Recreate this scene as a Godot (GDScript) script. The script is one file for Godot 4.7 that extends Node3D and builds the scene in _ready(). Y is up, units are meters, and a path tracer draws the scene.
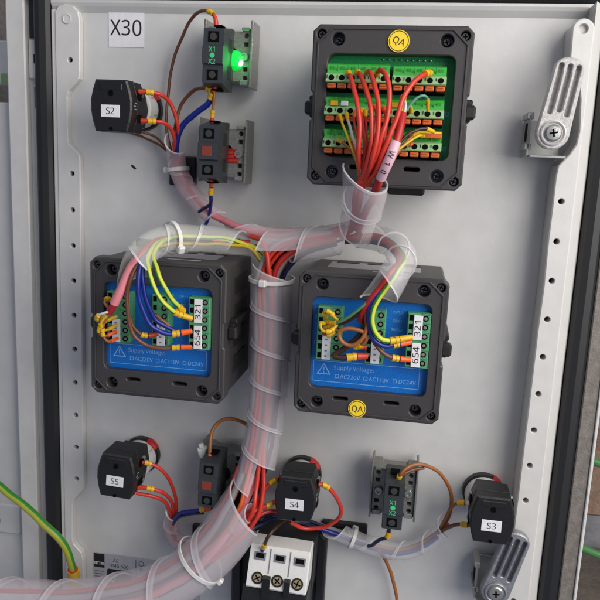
extends Node3D
# A cabinet door seen from inside: meters, push-buttons, clear spiral hoses and wires. All sizes in millimetres; V() turns them into metres.
const MM := 0.001
var M := {}
var taken := {}
var rng := RandomNumberGenerator.new()

func V(x: float, y: float, z: float) -> Vector3: return Vector3(x, y, z) * MM

# ---------------------------------------------------------------- mesh helpers
func mb() -> SurfaceTool:
	var st := SurfaceTool.new()
	st.begin(Mesh.PRIMITIVE_TRIANGLES)
	return st

func tri_n(st: SurfaceTool, a: Vector3, b: Vector3, c: Vector3, na: Vector3, nb: Vector3, nc: Vector3) -> void:
	if (b - a).cross(c - a).dot(na + nb + nc) > 0.0:
		var t := b; b = c; c = t
		var n := nb; nb = nc; nc = n
	st.set_normal(na); st.add_vertex(a)
	st.set_normal(nb); st.add_vertex(b)
	st.set_normal(nc); st.add_vertex(c)

func flat(st: SurfaceTool, pts: Array, outward: Vector3) -> void:
	var n := Vector3.ZERO
	for i in range(1, pts.size() - 1):
		n += (pts[i] - pts[0]).cross(pts[i + 1] - pts[0])
	if n.length_squared() < 1e-20: return
	n = n.normalized()
	if n.dot(outward) < 0.0: n = -n
	for i in range(1, pts.size() - 1):
		tri_n(st, pts[0], pts[i], pts[i + 1], n, n, n)

# a box with chamfered edges, size and chamfer in mm, placed by a transform in metres
func cbox(st: SurfaceTool, t: Transform3D, size: Vector3, c := 0.6) -> void:
	var h := size * 0.5 * MM
	var k: float = min(c * MM, min(h.x, min(h.y, h.z)) * 0.45)
	var P := {}
	for sx in [-1, 1]:
		for sy in [-1, 1]:
			for sz in [-1, 1]:
				var s := Vector3(sx, sy, sz)
				P[[sx, sy, sz, 0]] = t * (s * Vector3(h.x, h.y - k, h.z - k))
				P[[sx, sy, sz, 1]] = t * (s * Vector3(h.x - k, h.y, h.z - k))
				P[[sx, sy, sz, 2]] = t * (s * Vector3(h.x - k, h.y - k, h.z))
				flat(st, [P[[sx, sy, sz, 0]], P[[sx, sy, sz, 1]], P[[sx, sy, sz, 2]]], t.basis * s)
	for s in [-1, 1]:
		flat(st, [P[[s, -1, -1, 0]], P[[s, 1, -1, 0]], P[[s, 1, 1, 0]], P[[s, -1, 1, 0]]], t.basis * Vector3(s, 0, 0))
		flat(st, [P[[-1, s, -1, 1]], P[[1, s, -1, 1]], P[[1, s, 1, 1]], P[[-1, s, 1, 1]]], t.basis * Vector3(0, s, 0))
		flat(st, [P[[-1, -1, s, 2]], P[[1, -1, s, 2]], P[[1, 1, s, 2]], P[[-1, 1, s, 2]]], t.basis * Vector3(0, 0, s))
		for r in [-1, 1]:
			flat(st, [P[[s, r, -1, 0]], P[[s, r, 1, 0]], P[[s, r, 1, 1]], P[[s, r, -1, 1]]], t.basis * Vector3(s, r, 0))
			flat(st, [P[[s, -1, r, 0]], P[[s, 1, r, 0]], P[[s, 1, r, 2]], P[[s, -1, r, 2]]], t.basis * Vector3(s, 0, r))
			flat(st, [P[[-1, s, r, 1]], P[[1, s, r, 1]], P[[1, s, r, 2]], P[[-1, s, r, 2]]], t.basis * Vector3(0, s, r))

func bx(st: SurfaceTool, x0: float, x1: float, y0: float, y1: float, z0: float, z1: float, c := 0.6) -> void:
	cbox(st, Transform3D(Basis(), V((x0 + x1) / 2, (y0 + y1) / 2, (z0 + z1) / 2)), Vector3(absf(x1 - x0), absf(y1 - y0), absf(z1 - z0)), c)

func ccw(poly: PackedVector2Array) -> PackedVector2Array:
	if Geometry2D.is_polygon_clockwise(poly): poly.reverse()
	return poly

func inset(p: PackedVector2Array, d: float) -> PackedVector2Array:
	var out := PackedVector2Array()
	var n := p.size()
	for i in n:
		var a := (p[i] - p[(i + n - 1) % n]).normalized()
		var b := (p[(i + 1) % n] - p[i]).normalized()
		var na := Vector2(-a.y, a.x)
		var nb := Vector2(-b.y, b.x)
		out.append(p[i] + (na + nb) * d / maxf(0.4, 1.0 + na.dot(nb)))
	return out

# a polygon (mm) pulled from z0 to z1 with a chamfered front edge
func prism(st: SurfaceTool, t: Transform3D, poly: PackedVector2Array, z0: float, z1: float, bevel := 0.0) -> void:
	poly = ccw(poly)
	var top := inset(poly, bevel) if bevel > 0 else poly
	var n := poly.size()
	var zb := z1 - bevel
	for i in n:
		var j := (i + 1) % n
		var e := poly[j] - poly[i]
		var o := t.basis * Vector3(e.y, -e.x, 0)
		flat(st, [t * V(poly[i].x, poly[i].y, z0), t * V(poly[j].x, poly[j].y, z0), t * V(poly[j].x, poly[j].y, zb), t * V(poly[i].x, poly[i].y, zb)], o)
		if bevel > 0:
			flat(st, [t * V(poly[i].x, poly[i].y, zb), t * V(poly[j].x, poly[j].y, zb), t * V(top[j].x, top[j].y, z1), t * V(top[i].x, top[i].y, z1)], o.normalized() + t.basis.z)
	var tris := Geometry2D.triangulate_polygon(top)
	for k in range(0, tris.size(), 3):
		for zz in [[top, z1, 1.0], [poly, z0, -1.0]]:
			var q: PackedVector2Array = zz[0]
			flat(st, [t * V(q[tris[k]].x, q[tris[k]].y, zz[1]), t * V(q[tris[k + 1]].x, q[tris[k + 1]].y, zz[1]), t * V(q[tris[k + 2]].x, q[tris[k + 2]].y, zz[1])], t.basis.z * zz[2])

# ear clipping that bears the doubled points of bridged holes
func ears(p: PackedVector2Array) -> PackedInt32Array:
	var idx := range(p.size())
	var out := PackedInt32Array()
	var slack := 0.0
	while idx.size() > 2:
		var n := idx.size()
		var found := false
		for i in n:
			var a := p[idx[(i + n - 1) % n]]
			var b := p[idx[i]]
			var c := p[idx[(i + 1) % n]]
			var turn := (b - a).cross(c - b)
			if turn < -slack: continue
			var ok := true
			if turn > 1e-7:
				for k in idx:
					var q := p[k]
					if q == a or q == b or q == c: continue
					if (b - a).cross(q - a) >= -slack and (c - b).cross(q - b) >= -slack and (a - c).cross(q - c) >= -slack:
						ok = false
						break
			if not ok: continue
			if turn > 1e-7: out.append_array([idx[(i + n - 1) % n], idx[i], idx[(i + 1) % n]])
			idx.remove_at(i)
			found = true
			break
		if not found:
			if slack > 0.01:
				break
			slack = slack * 10.0 + 1e-6
	return out

# a flat plate (mm) with holes right through it
func plate(st: SurfaceTool, t: Transform3D, outer: PackedVector2Array, holes: Array, z0: float, z1: float, step := 3.0, bevel := 0.5) -> void:
	outer = ccw(outer)
	var loops := [inset(outer, bevel)]
	var full := [outer]
	for h in holes:
		var hp := ccw(h)
		hp.reverse()
		full.append(hp)
		loops.append(inset(hp, bevel * 0.5))
	# cut to the holes one after another, always along the shortest bridge, then triangulate the single outline
	var ring: PackedVector2Array = loops[0].duplicate()
	var left := range(1, loops.size())
	var used := {}
	while left.size():
		var best := [INF, 0, 0, 0]
		for l in left:
			for i in ring.size():
				if used.has(ring[i]): continue
				for j in loops[l].size():
					var dd: float = ring[i].distance_squared_to(loops[l][j])
					if dd < best[0]: best = [dd, l, i, j]
		var hl: PackedVector2Array = loops[best[1]]
		var nr := ring.slice(0, best[2] + 1)
		for j in hl.size() + 1: nr.append(hl[(best[3] + j) % hl.size()])
		used[ring[best[2]]] = true
		used[hl[best[3]]] = true
		nr.append(ring[best[2]])
		nr.append_array(ring.slice(best[2] + 1))
		ring = nr
		left.erase(best[1])
	var tris := ears(ring)
	for k in range(0, tris.size(), 3):
		var a := ring[tris[k]]
		var b := ring[tris[k + 1]]
		var c := ring[tris[k + 2]]
		flat(st, [t * V(a.x, a.y, z1), t * V(b.x, b.y, z1), t * V(c.x, c.y, z1)], t.basis.z)
		flat(st, [t * V(a.x, a.y, z0), t * V(b.x, b.y, z0), t * V(c.x, c.y, z0)], -t.basis.z)
	for l in loops.size():
		var w: PackedVector2Array = full[l]
		var q: PackedVector2Array = loops[l]
		var bv := bevel if l == 0 else bevel * 0.5
		for i in w.size():
			var j := (i + 1) % w.size()
			var e := w[j] - w[i]
			var o := t.basis * Vector3(e.y, -e.x, 0).normalized()
			flat(st, [t * V(w[i].x, w[i].y, z0), t * V(w[j].x, w[j].y, z0), t * V(w[j].x, w[j].y, z1 - bv), t * V(w[i].x, w[i].y, z1 - bv)], o)
			flat(st, [t * V(w[i].x, w[i].y, z1 - bv), t * V(w[j].x, w[j].y, z1 - bv), t * V(q[j].x, q[j].y, z1), t * V(q[i].x, q[i].y, z1)], o + t.basis.z)

# a turned shape round z; profile of (radius, height) in mm
func lathe(st: SurfaceTool, t: Transform3D, prof: Array, segs := 24, a0 := 0.0, a1 := TAU) -> void:
	for i in prof.size() - 1:
		var p: Vector2 = prof[i]
		var q: Vector2 = prof[i + 1]
		var d := q - p
		if d.length() < 1e-6: continue
		var n2 := Vector2(d.y, -d.x).normalized()
		for j in segs:
			var u := lerpf(a0, a1, float(j) / segs)
			var w := lerpf(a0, a1, float(j + 1) / segs)
			var f := func(r: float, z: float, g: float) -> Vector3: return t * V(r * cos(g), r * sin(g), z)
			var nn := func(g: float) -> Vector3: return (t.basis * Vector3(n2.x * cos(g), n2.x * sin(g), n2.y)).normalized()
			var nu: Vector3 = nn.call(u)
			var nw: Vector3 = nn.call(w)
			var a: Vector3 = f.call(p.x, p.y, u)
			var b: Vector3 = f.call(p.x, p.y, w)
			var c: Vector3 = f.call(q.x, q.y, w)
			var e: Vector3 = f.call(q.x, q.y, u)
			if p.x > 1e-5: tri_n(st, a, b, c, nu, nw, nw)
			if q.x > 1e-5: tri_n(st, a, c, e, nu, nw, nu)

func circle(c: Vector2, r: float, n := 16) -> PackedVector2Array:
	var out := PackedVector2Array()
	for i in n: out.append(c + Vector2.from_angle(TAU * i / n) * r)
	return out

func rrect(x0: float, x1: float, y0: float, y1: float, r: float, n := 5) -> PackedVector2Array:
	var out := PackedVector2Array()
	for k in [[x1 - r, y1 - r, 0.0], [x0 + r, y1 - r, PI / 2], [x0 + r, y0 + r, PI], [x1 - r, y0 + r, PI * 1.5]]:
		for i in n + 1: out.append(Vector2(k[0], k[1]) + Vector2.from_angle(k[2] + PI / 2 * i / n) * r)
	return out

func poly2(l: Array) -> PackedVector2Array:
	var out := PackedVector2Array()
	for k in l: out.append(k if k is Vector2 else Vector2(k[0], k[1]))
	return out

func smooth(p: Array, step := 2.2) -> Array:   # a Catmull-Rom curve through the points, even steps
	var out := []
	for i in p.size() - 1:
		var a: Vector3 = p[max(i - 1, 0)]
		var b: Vector3 = p[i]
		var c: Vector3 = p[i + 1]
		var d: Vector3 = p[min(i + 2, p.size() - 1)]
		if i == 0: a = b * 2 - c
		if i == p.size() - 2: d = c * 2 - b
		var n: int = clampi(int(ceil(b.distance_to(c) / (step * MM))), 2, 40)
		for j in n: out.append(b.cubic_interpolate(c, a, d, float(j) / n))
	out.append(p[-1])
	return out

func frames(p: Array) -> Array:   # [tangent, side, up] carried along the curve without twist
	var out := []
	var side := Vector3.ZERO
	for i in p.size():
		var t: Vector3 = (p[min(i + 1, p.size() - 1)] - p[max(i - 1, 0)]).normalized()
		if i == 0:
			side = t.cross(Vector3(0.13, 0.21, 0.97)).normalized()
		side = (side - t * side.dot(t)).normalized()
		out.append([t, side, t.cross(side)])
	return out

func lengths(p: Array) -> PackedFloat32Array:
	var out := PackedFloat32Array([0.0])
	for i in range(1, p.size()): out.append(out[-1] + p[i].distance_to(p[i - 1]))
	return out

# a round wire along a curve (metres), radius in mm; a second colour makes a lengthwise stripe
func tube(st: SurfaceTool, p: Array, r: float, segs := 10, c1 = null, c2 = null, r2 := -1.0) -> void:
	var fr := frames(p)
	var n := p.size()
	var ring := func(i: int, j: int) -> Vector3:
		var g := TAU * j / segs
		return (fr[i][1] * cos(g) + fr[i][2] * sin(g))
	for i in n - 1:
		var ra := lerpf(r, r2, float(i) / (n - 1)) if r2 > 0 else r
		var rb := lerpf(r, r2, float(i + 1) / (n - 1)) if r2 > 0 else r
		for j in segs:
			if c1 != null: st.set_color(c2 if (j % 6) < 2 else c1)
			var a: Vector3 = ring.call(i, j)
			var b: Vector3 = ring.call(i, j + 1)
			var c: Vector3 = ring.call(i + 1, j + 1)
			var d: Vector3 = ring.call(i + 1, j)
			tri_n(st, p[i] + a * ra * MM, p[i] + b * ra * MM, p[i + 1] + c * rb * MM, a, b, c)
			tri_n(st, p[i] + a * ra * MM, p[i + 1] + c * rb * MM, p[i + 1] + d * rb * MM, a, c, d)
	for e in [[0, -1.0], [n - 1, 1.0]]:
		var rr := r if e[0] == 0 or r2 < 0 else r2
		var nn: Vector3 = fr[e[0]][0] * e[1]
		for j in segs:
			tri_n(st, p[e[0]], p[e[0]] + ring.call(e[0], j) * rr * MM, p[e[0]] + ring.call(e[0], j + 1) * rr * MM, nn, nn, nn)

# clear plastic band wound round a curve: each turn laps over the next, its edges stand proud
func spiral(st: SurfaceTool, edge: SurfaceTool, p: Array, r0: float, r1: float, pitch: float, lip := 1.2, cover := 1.1, phase := 0.0) -> void:
	var fr := frames(p)
	var ln := lengths(p)
	var total: float = ln[-1] / MM
	var steps := 26
	var turns := total / pitch - cover
	var at := func(u: float, v: float, extra: float) -> Array:
		var s := clampf((u / TAU + v * cover) * pitch, 0.0, total)
		var k := ln.bsearch(s * MM)
		k = clampi(k, 1, p.size() - 1)
		var f: float = clampf((s * MM - ln[k - 1]) / maxf(1e-9, ln[k] - ln[k - 1]), 0, 1)
		var c: Vector3 = p[k - 1].lerp(p[k], f)
		var sd: Vector3 = fr[k - 1][1].lerp(fr[k][1], f)
		var up: Vector3 = fr[k - 1][2].lerp(fr[k][2], f)
		var g := phase - u
		var rad := lerpf(r0, r1, s / total) * (1.0 + 0.018 * sin(g * 2.0 + s * 0.05) + 0.012 * sin(s * 0.21 + g)) + lip * v + extra
		var n := (sd * cos(g) + up * sin(g)).normalized()
		return [c + n * rad * MM, n]
	var nv := 5
	var count := int(turns * steps)
	for i in count:
		var u := TAU * i / steps
		var w := TAU * (i + 1) / steps
		for j in nv:
			var a: Array = at.call(u, float(j) / nv, 0.0)
			var b: Array = at.call(w, float(j) / nv, 0.0)
			var c: Array = at.call(w, float(j + 1) / nv, 0.0)
			var d: Array = at.call(u, float(j + 1) / nv, 0.0)
			tri_n(st, a[0], b[0], c[0], a[1], b[1], c[1])
			tri_n(st, a[0], c[0], d[0], a[1], c[1], d[1])
		for v in [0.0, 1.0]:
			var a: Array = at.call(u, v, 0.25)
			var b: Array = at.call(w, v, 0.25)
			var c: Array = at.call(w, v, -0.75)
			var d: Array = at.call(u, v, -0.75)
			var e: Array = at.call(u, v + (0.035 if v < 0.5 else -0.035), 0.3)
			var f: Array = at.call(w, v + (0.035 if v < 0.5 else -0.035), 0.3)
			flat(edge, [a[0], b[0], c[0], d[0]], (fr[0][0] if v > 0.5 else -fr[0][0]))
			tri_n(edge, a[0], b[0], f[0], a[1], b[1], f[1])
			tri_n(edge, a[0], f[0], e[0], a[1], f[1], e[1])

# ---------------------------------------------------------------- objects
func numbered(called: String) -> String:
	taken[called] = taken.get(called, 0) + 1
	return called if taken[called] == 1 else "%s_%03d" % [called, taken[called] - 1]

func tag(o: Node3D, label: String, category := "", group := "", kind := "") -> Node3D:
	o.set_meta("label", label)
	if category: o.set_meta("category", category)
	if group: o.set_meta("group", group)
	if kind: o.set_meta("kind", kind)
	return o

func thing(called: String, label: String, category: String, at := Vector3.ZERO, group := "") -> Node3D:
	var o := Node3D.new()
	o.name = numbered(called)
	add_child(o)
	o.position = at
	return tag(o, label, category, group)

func mesh_node(called: String, mesh: Mesh, mat: Material, parent: Node3D, xf := Transform3D()) -> MeshInstance3D:
	var o := MeshInstance3D.new()
	if parent == self:
		o.name = numbered(called)
	else:
		var k := 0
		var nm := called
		while parent.has_node(nm):
			k += 1
			nm = "%s_%03d" % [called, k]
		o.name = nm
	o.mesh = mesh
	o.material_override = mat
	o.transform = xf
	parent.add_child(o)
	return o

func build(called: String, st: SurfaceTool, mat: Material, parent: Node3D = self, xf := Transform3D()) -> MeshInstance3D:
	return mesh_node(called, st.commit(), mat, parent, xf)

func struct(called: String, st: SurfaceTool, mat: Material) -> MeshInstance3D:
	var o := build(called, st, mat)
	o.set_meta("kind", "structure")
	return o

func text(called: String, words: String, cap: float, mat: Material, parent: Node3D, xf: Transform3D, bold := false, squeeze := 1.0) -> MeshInstance3D:
	var f := SystemFont.new()
	f.font_names = PackedStringArray(["Droid Sans"])
	if bold: f.font_weight = 700
	var tm := TextMesh.new()
	tm.font = f
	tm.text = words
	tm.font_size = 48
	tm.pixel_size = cap * 10.0 * MM / (0.71 * 48.0)
	tm.depth = 1.2 * MM
	tm.curve_step = 2.0
	return mesh_node(called, tm, mat, parent, xf * Transform3D(Basis.from_scale(Vector3(squeeze, 1, 1) * 0.1), Vector3.ZERO))

func at3(x: float, y: float, z: float, turn := 0.0) -> Transform3D:
	return Transform3D(Basis(Vector3(0, 0, 1), deg_to_rad(turn)), V(x, y, z))

# the piece of a curve between two lengths in mm; a negative length counts from the far end
func piece(p: Array, a: float, b: float) -> Array:
	var ln := lengths(p)
	var total: float = ln[-1] / MM
	if a < 0: a = total + a
	if b <= 0: b = total + b
	var out := []
	for s in 6:
		var want := clampf(lerpf(a, b, s / 5.0), 0, total) * MM
		var k: int = clampi(ln.bsearch(want), 1, p.size() - 1)
		out.append(p[k - 1].lerp(p[k], clampf((want - ln[k - 1]) / maxf(1e-9, ln[k] - ln[k - 1]), 0, 1)))
	return out

# a wire: insulation, and along it "m" yellow marker rings, "o" orange, "r" red, "y" yellow, "w" white ferrules: [kind, from, to]
func wire(label: String, colour: String, r: float, pts: Array, fittings := [], group := "", called := "wire") -> Node3D:
	var o := thing(called, label, "wire" if called == "wire" else called.replace("_", " "), pts[0], group)
	var p := smooth(pts)
	var k1 := rng.randf() * 6.0
	var k2 := rng.randf() * 6.0
	for i in p.size():   # no real wire lies in a perfect curve
		var f := float(i) / maxf(1.0, p.size() - 1)
		var am := 0.36 * minf(1.0, 6.0 * minf(f, 1.0 - f)) * MM
		p[i] = p[i] - pts[0] + Vector3(sin(i * 0.29 + k1) + 0.35 * sin(i * 0.67 + k2), sin(i * 0.25 + k2) + 0.35 * sin(i * 0.73 + k1), 0.6 * sin(i * 0.37 + k1 * 2.0)) * am
	var st := mb()
	if colour in ["yellow_green", "green_brown"]:
		var c1: Color = Color(0.64, 0.65, 0.20).srgb_to_linear() if called == "earth_cable" else Color(0.74, 0.77, 0.22).srgb_to_linear() if colour == "yellow_green" else Color(0.30, 0.52, 0.36).srgb_to_linear()
		var c2: Color = Color(0.18, 0.50, 0.17).srgb_to_linear() if colour == "yellow_green" else Color(0.36, 0.20, 0.13).srgb_to_linear()
		tube(st, p, r, 12, c1, c2)
		build("insulation", st, M.striped, o)
	else:
		tube(st, p, r, 10)
		build("insulation", st, M[colour], o)
	for f in fittings:
		var q := piece(p, f[1], f[2])
		var b := mb()
		if f[0] == "m":   # two rings with a groove between them
			tube(b, [q[0], q[1], q[2]], r + 0.75, 10)
			tube(b, [q[3], q[4], q[5]], r + 0.75, 10)
			tube(b, [q[1], q[2], q[3], q[4]], r + 0.4, 10)
			build("marker", b, M.marker, o)
		else:
			tube(b, q, r + 0.55, 10, null, null, r + 0.15)
			build("ferrule", b, M[{"o": "orange", "r": "ferrule_red", "y": "marker", "w": "white_plastic", "b": "blue"}[f[0]]], o)
	return o

func hose(label: String, pts: Array, r0: float, r1: float, pitch: float, mat := "clear", lip := 1.2, phase := 0.0, called := "spiral_hose") -> Node3D:
	var p := smooth(pts, 3.0)
	for i in p.size(): p[i] = p[i] - pts[0]
	var st := mb()
	var edge := mb()
	spiral(st, edge, p, r0, r1, pitch, lip, 1.1, phase)
	var o := thing(called, label, "hose", pts[0], "clear spiral hoses round the wires")
	build("wound_band", st, M[mat], o)
	build("band_edge", edge, M.clear_edge, o)
	return o

# ---------------------------------------------------------------- materials
func mat(c: Color, rough := 0.5, metal := 0.0, spec := 0.5) -> StandardMaterial3D:
	var m := StandardMaterial3D.new()
	m.albedo_color = c
	m.roughness = rough
	m.metallic = metal
	m.metallic_specular = spec
	return m

func noise(freq: float, lo: Color, hi: Color, sd: int, octaves := 4, normal := false, size := 256) -> NoiseTexture2D:
	var n := FastNoiseLite.new()
	n.seed = sd
	n.frequency = freq
	n.fractal_octaves = octaves
	var t := NoiseTexture2D.new()
	t.noise = n
	t.width = size
	t.height = size
	t.seamless = true
	if normal:
		t.as_normal_map = true
		t.bump_strength = 4.0
	else:
		var g := Gradient.new()
		g.set_color(0, lo)
		g.set_color(1, hi)
		t.color_ramp = g
	return t

func worn(m: StandardMaterial3D, alb: Texture2D, nrm: Texture2D, per_metre: float, strength := 0.3) -> StandardMaterial3D:
	m.albedo_texture = alb
	m.uv1_triplanar = true
	m.uv1_world_triplanar = true
	m.uv1_scale = Vector3.ONE * per_metre
	if nrm:
		m.normal_enabled = true
		m.normal_texture = nrm
		m.normal_scale = strength
	return m

func materials() -> void:
	var soft := noise(0.02, Color(0.955, 0.955, 0.95), Color(1, 1, 1), 3, 5)
	var grime := noise(0.035, Color(0.80, 0.79, 0.78), Color(1, 1, 1), 9, 5)
	var fine := noise(0.12, Color.BLACK, Color.WHITE, 5, 3, true)
	var speck := noise(0.2, Color(0.72, 0.72, 0.72), Color(1, 1, 1), 12, 3)
	M.paint = worn(mat(Color(0.80, 0.795, 0.785), 0.36), soft, fine, 7.0, 0.02)
	M.paint.roughness_texture = grime
	M.paint_rail = worn(mat(Color(0.81, 0.80, 0.785), 0.38), soft, fine, 9.0, 0.02)
	M.paint_frame = worn(mat(Color(0.78, 0.775, 0.765), 0.42), soft, fine, 6.0, 0.02)
	M.rubber = worn(mat(Color(0.10, 0.10, 0.105), 0.5), soft, fine, 40.0, 0.06)
	M.edge_grey = worn(mat(Color(0.50, 0.475, 0.45), 0.6), grime, fine, 15.0, 0.2)
	M.case = worn(mat(Color(0.275, 0.262, 0.262), 0.46), speck, fine, 45.0, 0.12)
	M.case_dark = worn(mat(Color(0.13, 0.125, 0.125), 0.5), speck, fine, 45.0, 0.12)
	M.black = worn(mat(Color(0.105, 0.10, 0.105), 0.42), speck, fine, 30.0, 0.25)
	M.hole = mat(Color(0.035, 0.033, 0.033), 0.8, 0.0, 0.2)
	M.grey_plastic = worn(mat(Color(0.235, 0.255, 0.27), 0.42), speck, fine, 30.0, 0.2)
	M.zinc = worn(mat(Color(0.60, 0.60, 0.575), 0.38, 0.45), grime, fine, 40.0, 0.35)
	M.steel = worn(mat(Color(0.74, 0.74, 0.73), 0.30, 0.7), speck, fine, 40.0, 0.15)
	M.die_cast = worn(mat(Color(0.80, 0.79, 0.78), 0.40, 0.12), grime, fine, 35.0, 0.25)
	M.die_cast_grey = worn(mat(Color(0.62, 0.63, 0.65), 0.38, 0.45), grime, fine, 35.0, 0.25)
	M.brass = mat(Color(0.66, 0.61, 0.46), 0.4, 0.5)
	M.blue_face = worn(mat(Color(0.04, 0.48, 0.87), 0.38), speck, fine, 20.0, 0.1)
	M.print_blue = mat(Color(0.46, 0.66, 0.86), 0.6)
	M.pcb = worn(mat(Color(0.04, 0.58, 0.31), 0.35), speck, fine, 40.0, 0.3)
	M.terminal = worn(mat(Color(0.24, 0.72, 0.27), 0.42), speck, fine, 40.0, 0.15)
	M.terminal_pale = worn(mat(Color(0.62, 0.80, 0.54), 0.45), speck, fine, 40.0, 0.15)
	M.terminal_mint = worn(mat(Color(0.36, 0.66, 0.46), 0.42), speck, fine, 40.0, 0.15)
	M.lever = worn(mat(Color(0.90, 0.44, 0.18), 0.42), speck, null, 40.0)
	M.white_plastic = worn(mat(Color(0.86, 0.855, 0.84), 0.42), soft, fine, 30.0, 0.1)
	M.paper = worn(mat(Color(0.89, 0.88, 0.89), 0.62), soft, fine, 30.0, 0.1)
	M.silver_paper = worn(mat(Color(0.68, 0.68, 0.70), 0.45, 0.1), soft, fine, 30.0, 0.1)
	M.ink = mat(Color(0.08, 0.075, 0.085), 0.6)
	M.sticker = mat(Color(0.93, 0.80, 0.16), 0.5)
	M.marker = worn(mat(Color(0.96, 0.76, 0.10), 0.42), speck, null, 60.0)
	M.orange = mat(Color(0.90, 0.36, 0.10), 0.42)
	M.ferrule_red = mat(Color(0.76, 0.22, 0.13), 0.42)
	M.red = worn(mat(Color(0.89, 0.24, 0.17), 0.38), speck, null, 30.0)
	M.red_dark = worn(mat(Color(0.78, 0.15, 0.14), 0.42), speck, null, 30.0)
	M.red_mark = mat(Color(0.72, 0.05, 0.09), 0.4)
	M.brown = worn(mat(Color(0.48, 0.29, 0.20), 0.42), speck, null, 30.0)
	M.tan = worn(mat(Color(0.68, 0.41, 0.20), 0.42), speck, null, 30.0)
	M.dark_brown = worn(mat(Color(0.25, 0.15, 0.10), 0.45), speck, null, 30.0)
	M.blue = worn(mat(Color(0.08, 0.17, 0.58), 0.38), speck, null, 30.0)
	M.navy = worn(mat(Color(0.10, 0.11, 0.30), 0.40), speck, null, 30.0)
	M.yellow = worn(mat(Color(0.90, 0.75, 0.16), 0.40), speck, null, 30.0)
	M.white = worn(mat(Color(0.88, 0.86, 0.82), 0.40), speck, null, 30.0)
	M.teal = worn(mat(Color(0.42, 0.66, 0.56), 0.40), speck, null, 30.0)
	M.green = worn(mat(Color(0.32, 0.55, 0.32), 0.40), speck, null, 30.0)
	M.striped = mat(Color.WHITE, 0.40)
	M.striped.vertex_color_use_as_albedo = true
	M.pink_sleeve = worn(mat(Color(0.88, 0.52, 0.55), 0.42), soft, fine, 30.0, 0.1)
	M.cardboard = worn(mat(Color(0.58, 0.48, 0.40), 0.8), grime, fine, 10.0, 0.3)
	M.far_wall = worn(mat(Color(0.74, 0.74, 0.75), 0.7), grime, fine, 3.0, 0.1)
	M.far_floor = worn(mat(Color(0.52, 0.47, 0.42), 0.7), grime, fine, 4.0, 0.2)
	for k in [["clear", Color(0.90, 0.89, 0.89, 0.33)], ["clear_thin", Color(0.90, 0.91, 0.88, 0.29)], ["clear_milky", Color(0.89, 0.85, 0.86, 0.46)], ["clear_pink", Color(0.90, 0.78, 0.80, 0.42)], ["clear_smoky", Color(0.87, 0.84, 0.85, 0.40)], ["clear_edge", Color(0.90, 0.89, 0.90, 0.52)]]:
		var c := mat(k[1], 0.26, 0.0, 0.6)
		c.transparency = BaseMaterial3D.TRANSPARENCY_ALPHA
		c.cull_mode = BaseMaterial3D.CULL_DISABLED
		M[k[0]] = c
	M.sleeve = worn(mat(Color(0.87, 0.70, 0.75), 0.42), soft, fine, 30.0, 0.1)
	M.tie = worn(mat(Color(0.88, 0.87, 0.85), 0.38), soft, null, 30.0)
	var lit := mat(Color(0.10, 0.75, 0.30), 0.3)
	lit.emission_enabled = true
	lit.emission = Color(0.03, 0.86, 0.28)
	lit.emission_energy_multiplier = 0.6
	M.lit_green = lit
	var hot := mat(Color(0.8, 1.0, 0.85), 0.3)
	hot.emission_enabled = true
	hot.emission = Color(0.75, 1.0, 0.78)
	hot.emission_energy_multiplier = 2.2
	M.lit_core = hot

func area(called: String, at: Vector3, look: Vector3, size: Vector2, energy: float, colour: Color) -> void:
	var l := AreaLight3D.new()
	l.name = called
	l.area_size = size
	l.light_energy = energy
	l.light_color = colour
	l.area_range = 6.0
	l.area_attenuation = 2.0
	l.shadow_enabled = true
	add_child(l)
	l.look_at_from_position(at, look, Vector3.UP)

# ---------------------------------------------------------------- the scene
func _ready() -> void:
	rng.seed = 7
	var cam := Camera3D.new()
	cam.name = "camera"
	cam.fov = 45.95
	cam.near = 0.02
	cam.far = 20.0
	cam.transform = Transform3D(Basis(Vector3(0.98558, 0.04385, -0.16342), Vector3(-0.07286, 0.98170, -0.17595), Vector3(0.15271, 0.18532, 0.97074)).orthonormalized(), V(0, 0, 527.5))
	add_child(cam)
	cam.current = true
	var env := Environment.new()
	env.background_mode = Environment.BG_COLOR
	env.background_color = Color(0.58, 0.61, 0.69)
	env.background_energy_multiplier = 0.66
	env.tonemap_mode = Environment.TONE_MAPPER_LINEAR
	env.tonemap_exposure = 1.04
	env.sdfgi_enabled = true
	env.ssao_enabled = true
	env.ssil_enabled = true
	var we := WorldEnvironment.new()
	we.environment = env
	add_child(we)
	area("window_light", Vector3(0.62, 0.27, 0.58), Vector3(0.0, -0.10, 0), Vector2(0.85, 0.85), 1.33, Color(1.0, 0.985, 0.965))
	area("ceiling_light", Vector3(-0.45, 1.7, 1.1), Vector3(-0.1, -0.1, 0), Vector2(1.2, 0.5), 0.42, Color(1.0, 0.97, 0.93))
	materials()
	door()
	surroundings()
	rails()
	switches()
	contact_blocks()
	meters()
	latches()
	stickers()
	disconnect_switch()
	hoses()
	meter_wires()
	button_wires()
	trunk_wires()
	tie_mounts()
	earth_cable()

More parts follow.
